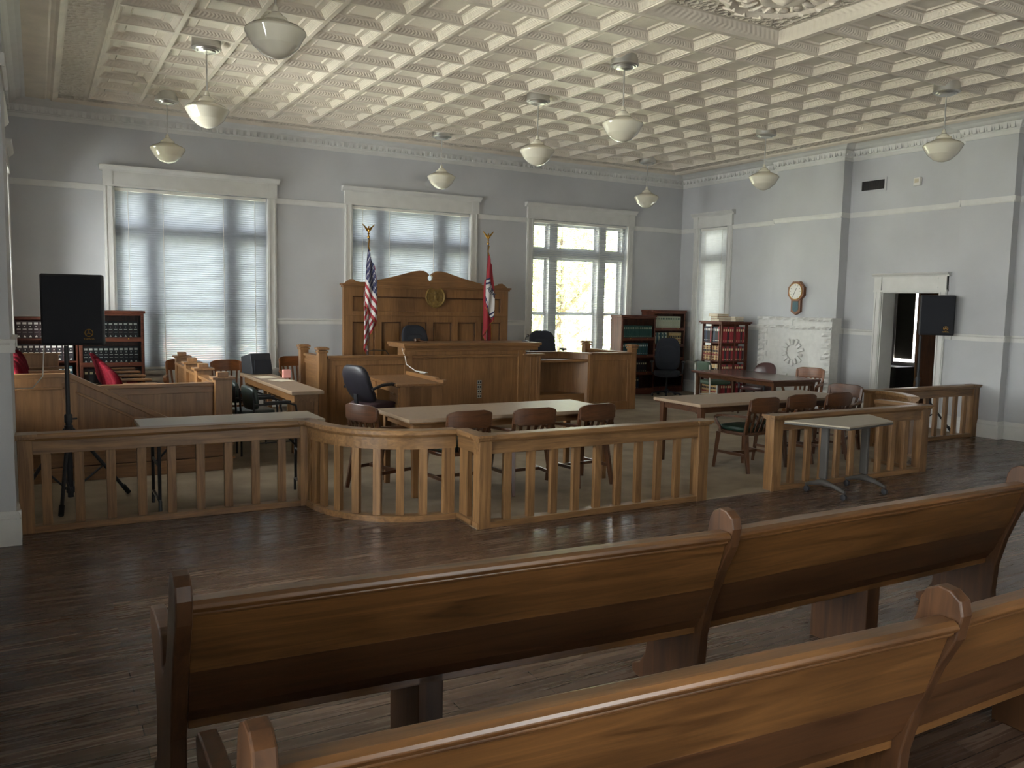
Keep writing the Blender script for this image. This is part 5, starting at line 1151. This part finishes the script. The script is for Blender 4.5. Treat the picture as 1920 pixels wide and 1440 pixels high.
# ================================================================== FLAGS
def flag_mat(name, kind):
    m, nt, b = newmat(name); L = nt.links.new; b.inputs['Roughness'].default_value = .7
    uv = N(nt, 'ShaderNodeUVMap'); sp = N(nt, 'ShaderNodeSeparateXYZ'); L(uv.outputs[0], sp.inputs[0])
    def mt(op, a, b_=None, c_=None):
        n = N(nt, 'ShaderNodeMath', operation=op)
        for i, v in enumerate((a, b_, c_)):
            if v is None: continue
            if isinstance(v, (int, float)): n.inputs[i].default_value = v
            else: L(v, n.inputs[i])
        return n.outputs[0]
    def mix(f, a, b_):
        n = N(nt, 'ShaderNodeMix', data_type='RGBA'); L(f, n.inputs[0])
        for i, v in ((6, a), (7, b_)):
            if isinstance(v, tuple): n.inputs[i].default_value = v
            else: L(v, n.inputs[i])
        return n.outputs[2]
    def star(x, y, r):
        # five-pointed star centred at 0,0 with outer radius r
        ang = mt('ARCTAN2', x, y); rad = mt('SQRT', mt('ADD', mt('MULTIPLY', x, x), mt('MULTIPLY', y, y)))
        k = mt('ABSOLUTE', mt('SUBTRACT', mt('MODULO', mt('ADD', ang, 10*2*PI/5+PI/5), 2*PI/5), PI/5))
        return mt('LESS_THAN', mt('MULTIPLY', rad, mt('ADD', .45, mt('MULTIPLY', k, 1.9))), r*.46)
    u, v = sp.outputs[0], sp.outputs[1]
    red, white, blue = srgb(150, 34, 46), srgb(205, 200, 198), srgb(32, 36, 78)
    if kind == 'stripes':
        s = mt('LESS_THAN', mt('MODULO', mt('MULTIPLY', v, 6.5), 1.0), .5); c = mix(s, white, red)
        inc = mt('MULTIPLY', mt('LESS_THAN', u, .40), mt('LESS_THAN', v, 7/13))
        gu = mt('SUBTRACT', mt('FRACT', mt('MULTIPLY', u, 12/.40/2)), .5); gv = mt('SUBTRACT', .5, mt('FRACT', mt('ADD', mt('MULTIPLY', v, 10*13/7/2), 0)))
        gu2 = mt('SUBTRACT', mt('FRACT', mt('ADD', mt('MULTIPLY', u, 12/.40/2), .5)), .5); gv2 = mt('SUBTRACT', .5, mt('FRACT', mt('ADD', mt('MULTIPLY', v, 10*13/7/2), .5)))
        st = mt('MAXIMUM', star(gu, gv, .30), star(gu2, gv2, .30)); cc_ = mix(st, blue, white); c = mix(inc, c, cc_)
    else:
        du = mt('ABSOLUTE', mt('SUBTRACT', u, .5)); dv = mt('ABSOLUTE', mt('SUBTRACT', v, .5)); d = mt('ADD', mt('MULTIPLY', du, 1.0), mt('MULTIPLY', dv, 1.0))
        d = mt('MULTIPLY', d, 1.28); c = mix(mt('LESS_THAN', d, .47), red, blue); 
        a1 = mt('SUBTRACT', mt('FRACT', mt('MULTIPLY', mt('ADD', u, v), 8)), .5); a2 = mt('DIVIDE', mt('SUBTRACT', d, .415), .11)
        s = mt('MULTIPLY', mt('LESS_THAN', mt('ABSOLUTE', a2), .5), mt('LESS_THAN', mt('ADD', mt('MULTIPLY', a1, a1), mt('MULTIPLY', a2, a2)), .09)); c = mix(s, c, white)
        c = mix(mt('LESS_THAN', d, .34), c, white)
    L(c, b.inputs['Base Color']); return m
M['flag_us'] = flag_mat('stripes_flag', 'stripes'); M['flag_ar'] = flag_mat('diamond_flag', 'diamond')
def flag(label, cat, X, Y, z0, ztop, mat, H, drop, wd, fold, fr, text=None, uoff=0, voff=0, ox=0.0):
    t = thing('flag_on_pole', label, 'flag', (X, Y, z0), 0); zt = ztop-z0
    mb = MB(); mb.lathe([(.16, 0), (.16, .02), (.13, .05), (.04, .08), (.03, .12)], 24); mb.build('base', M['brass'], t, smooth=True)
    mb = MB(); mb.tube([(0, 0, .1), (0, 0, zt)], .013, 10); mb.build('pole', M['darkz'], t, smooth=True)
    mb = MB(); z = zt; mb.lathe([(.02, 0), (.022, .02), (.012, .035), (.01, .06), (.02, .07), (.008, .085)], 12, (0, 0, z)); mb.pillow((0, 0, z+.125), (.02, .028, .045), 1, 8); mb.pillow((0, -.01, z+.175), (.011, .018, .012), 1, 6)
    for s in (-1, 1):
        mb.add([(s*.008, 0, z+.10), (s*.015, 0, z+.15), (s*.06, 0, z+.19), (s*.10, 0, z+.225), (s*.095, 0, z+.20), (s*.065, 0, z+.165), (s*.03, 0, z+.11)]+[(s*.008, .012, z+.10), (s*.015, .012, z+.15), (s*.06, .01, z+.19), (s*.10, .006, z+.225), (s*.095, .006, z+.20), (s*.065, .01, z+.165), (s*.03, .012, z+.11)],
               [(0, 1, 2, 3, 4, 5, 6), (13, 12, 11, 10, 9, 8, 7)]+[(k, (k+1) % 7, 7+(k+1) % 7, 7+k) for k in range(7)])
    mb.build('eagle_finial', M['brass'], t)
    # cloth: hoist along the pole, fly folded back and forth while sagging down
    nu, nv = 72, 44; zc = zt-.10
    def P(u, v):
        ph = u/fold; seg = int(ph); f = ph-seg; tri = f if seg % 2 == 0 else 1-f
        narrow = min(1, .22+1.25*(v+u*.8)); x = (-.35+tri)*wd*narrow; y = -.05+.04*seg+.018*math.sin(u*26+v*3)+.012*math.sin(v*7)
        zz = zc-v*H-drop*u-.03*math.sin(u*9)*v
        return (x+ox*v, y, zz)
    me = bpy.data.meshes.new('cloth'); V = [P(i/nu, j/nv) for j in range(nv+1) for i in range(nu+1)]
    Fs = [(j*(nu+1)+i, j*(nu+1)+i+1, (j+1)*(nu+1)+i+1, (j+1)*(nu+1)+i) for j in range(nv) for i in range(nu)]
    me.from_pydata(V, [], Fs); me.materials.append(mat); uvl = me.uv_layers.new(name='UVMap'); uvl.data.foreach_set('uv', [c for f in Fs for k in f for c in (((k % (nu+1))/nu+uoff), (k//(nu+1))/nv-voff)])
    me.polygons.foreach_set('use_smooth', [True]*len(me.polygons)); o = bpy.data.objects.new('cloth', me); COL.objects.link(o); o.parent = t
    fr_ = MB(); fr_.tube([P(i/20, 1) for i in range(21)], .006, 6); fr_.tube([P(1, i/10) for i in range(11)], .006, 6); fr_.build('gold_fringe', M['brass'], t)
    mb = MB(); mb.tube([(.01, -.02, zt-.02), (-.015, -.03, zt-.12), (.01, -.04, zt-.2)], .01, 6); mb.build('tassel_cord', M['brass'], t)
    if text:
        for body, (x, z, sz, rot) in text.items():
            m2 = text_mesh(body, sz); m2.materials.append(M['bk_blue']); q = bpy.data.objects.new('lettering', m2); COL.objects.link(q); q.parent = t; q.location = (x, -.085, zc+z); q.rotation_euler = (PI/2, rot, 0)
    return t
flag('draped flag with red and white stripes and starred blue corner, left of the judge chair', 'flag', -7.46, -1.25, .309, 2.78, M['flag_us'], .95, .80, .20, .42, 0)
flag('draped red flag with white diamond and blue starred border, right of the judge chair', 'flag', -5.38, -1.35, .309, 2.78, M['flag_ar'], .95, .72, .165, .34, 0, {'ARK': (.005, -.72, .11, .75)}, uoff=.33, voff=.2)
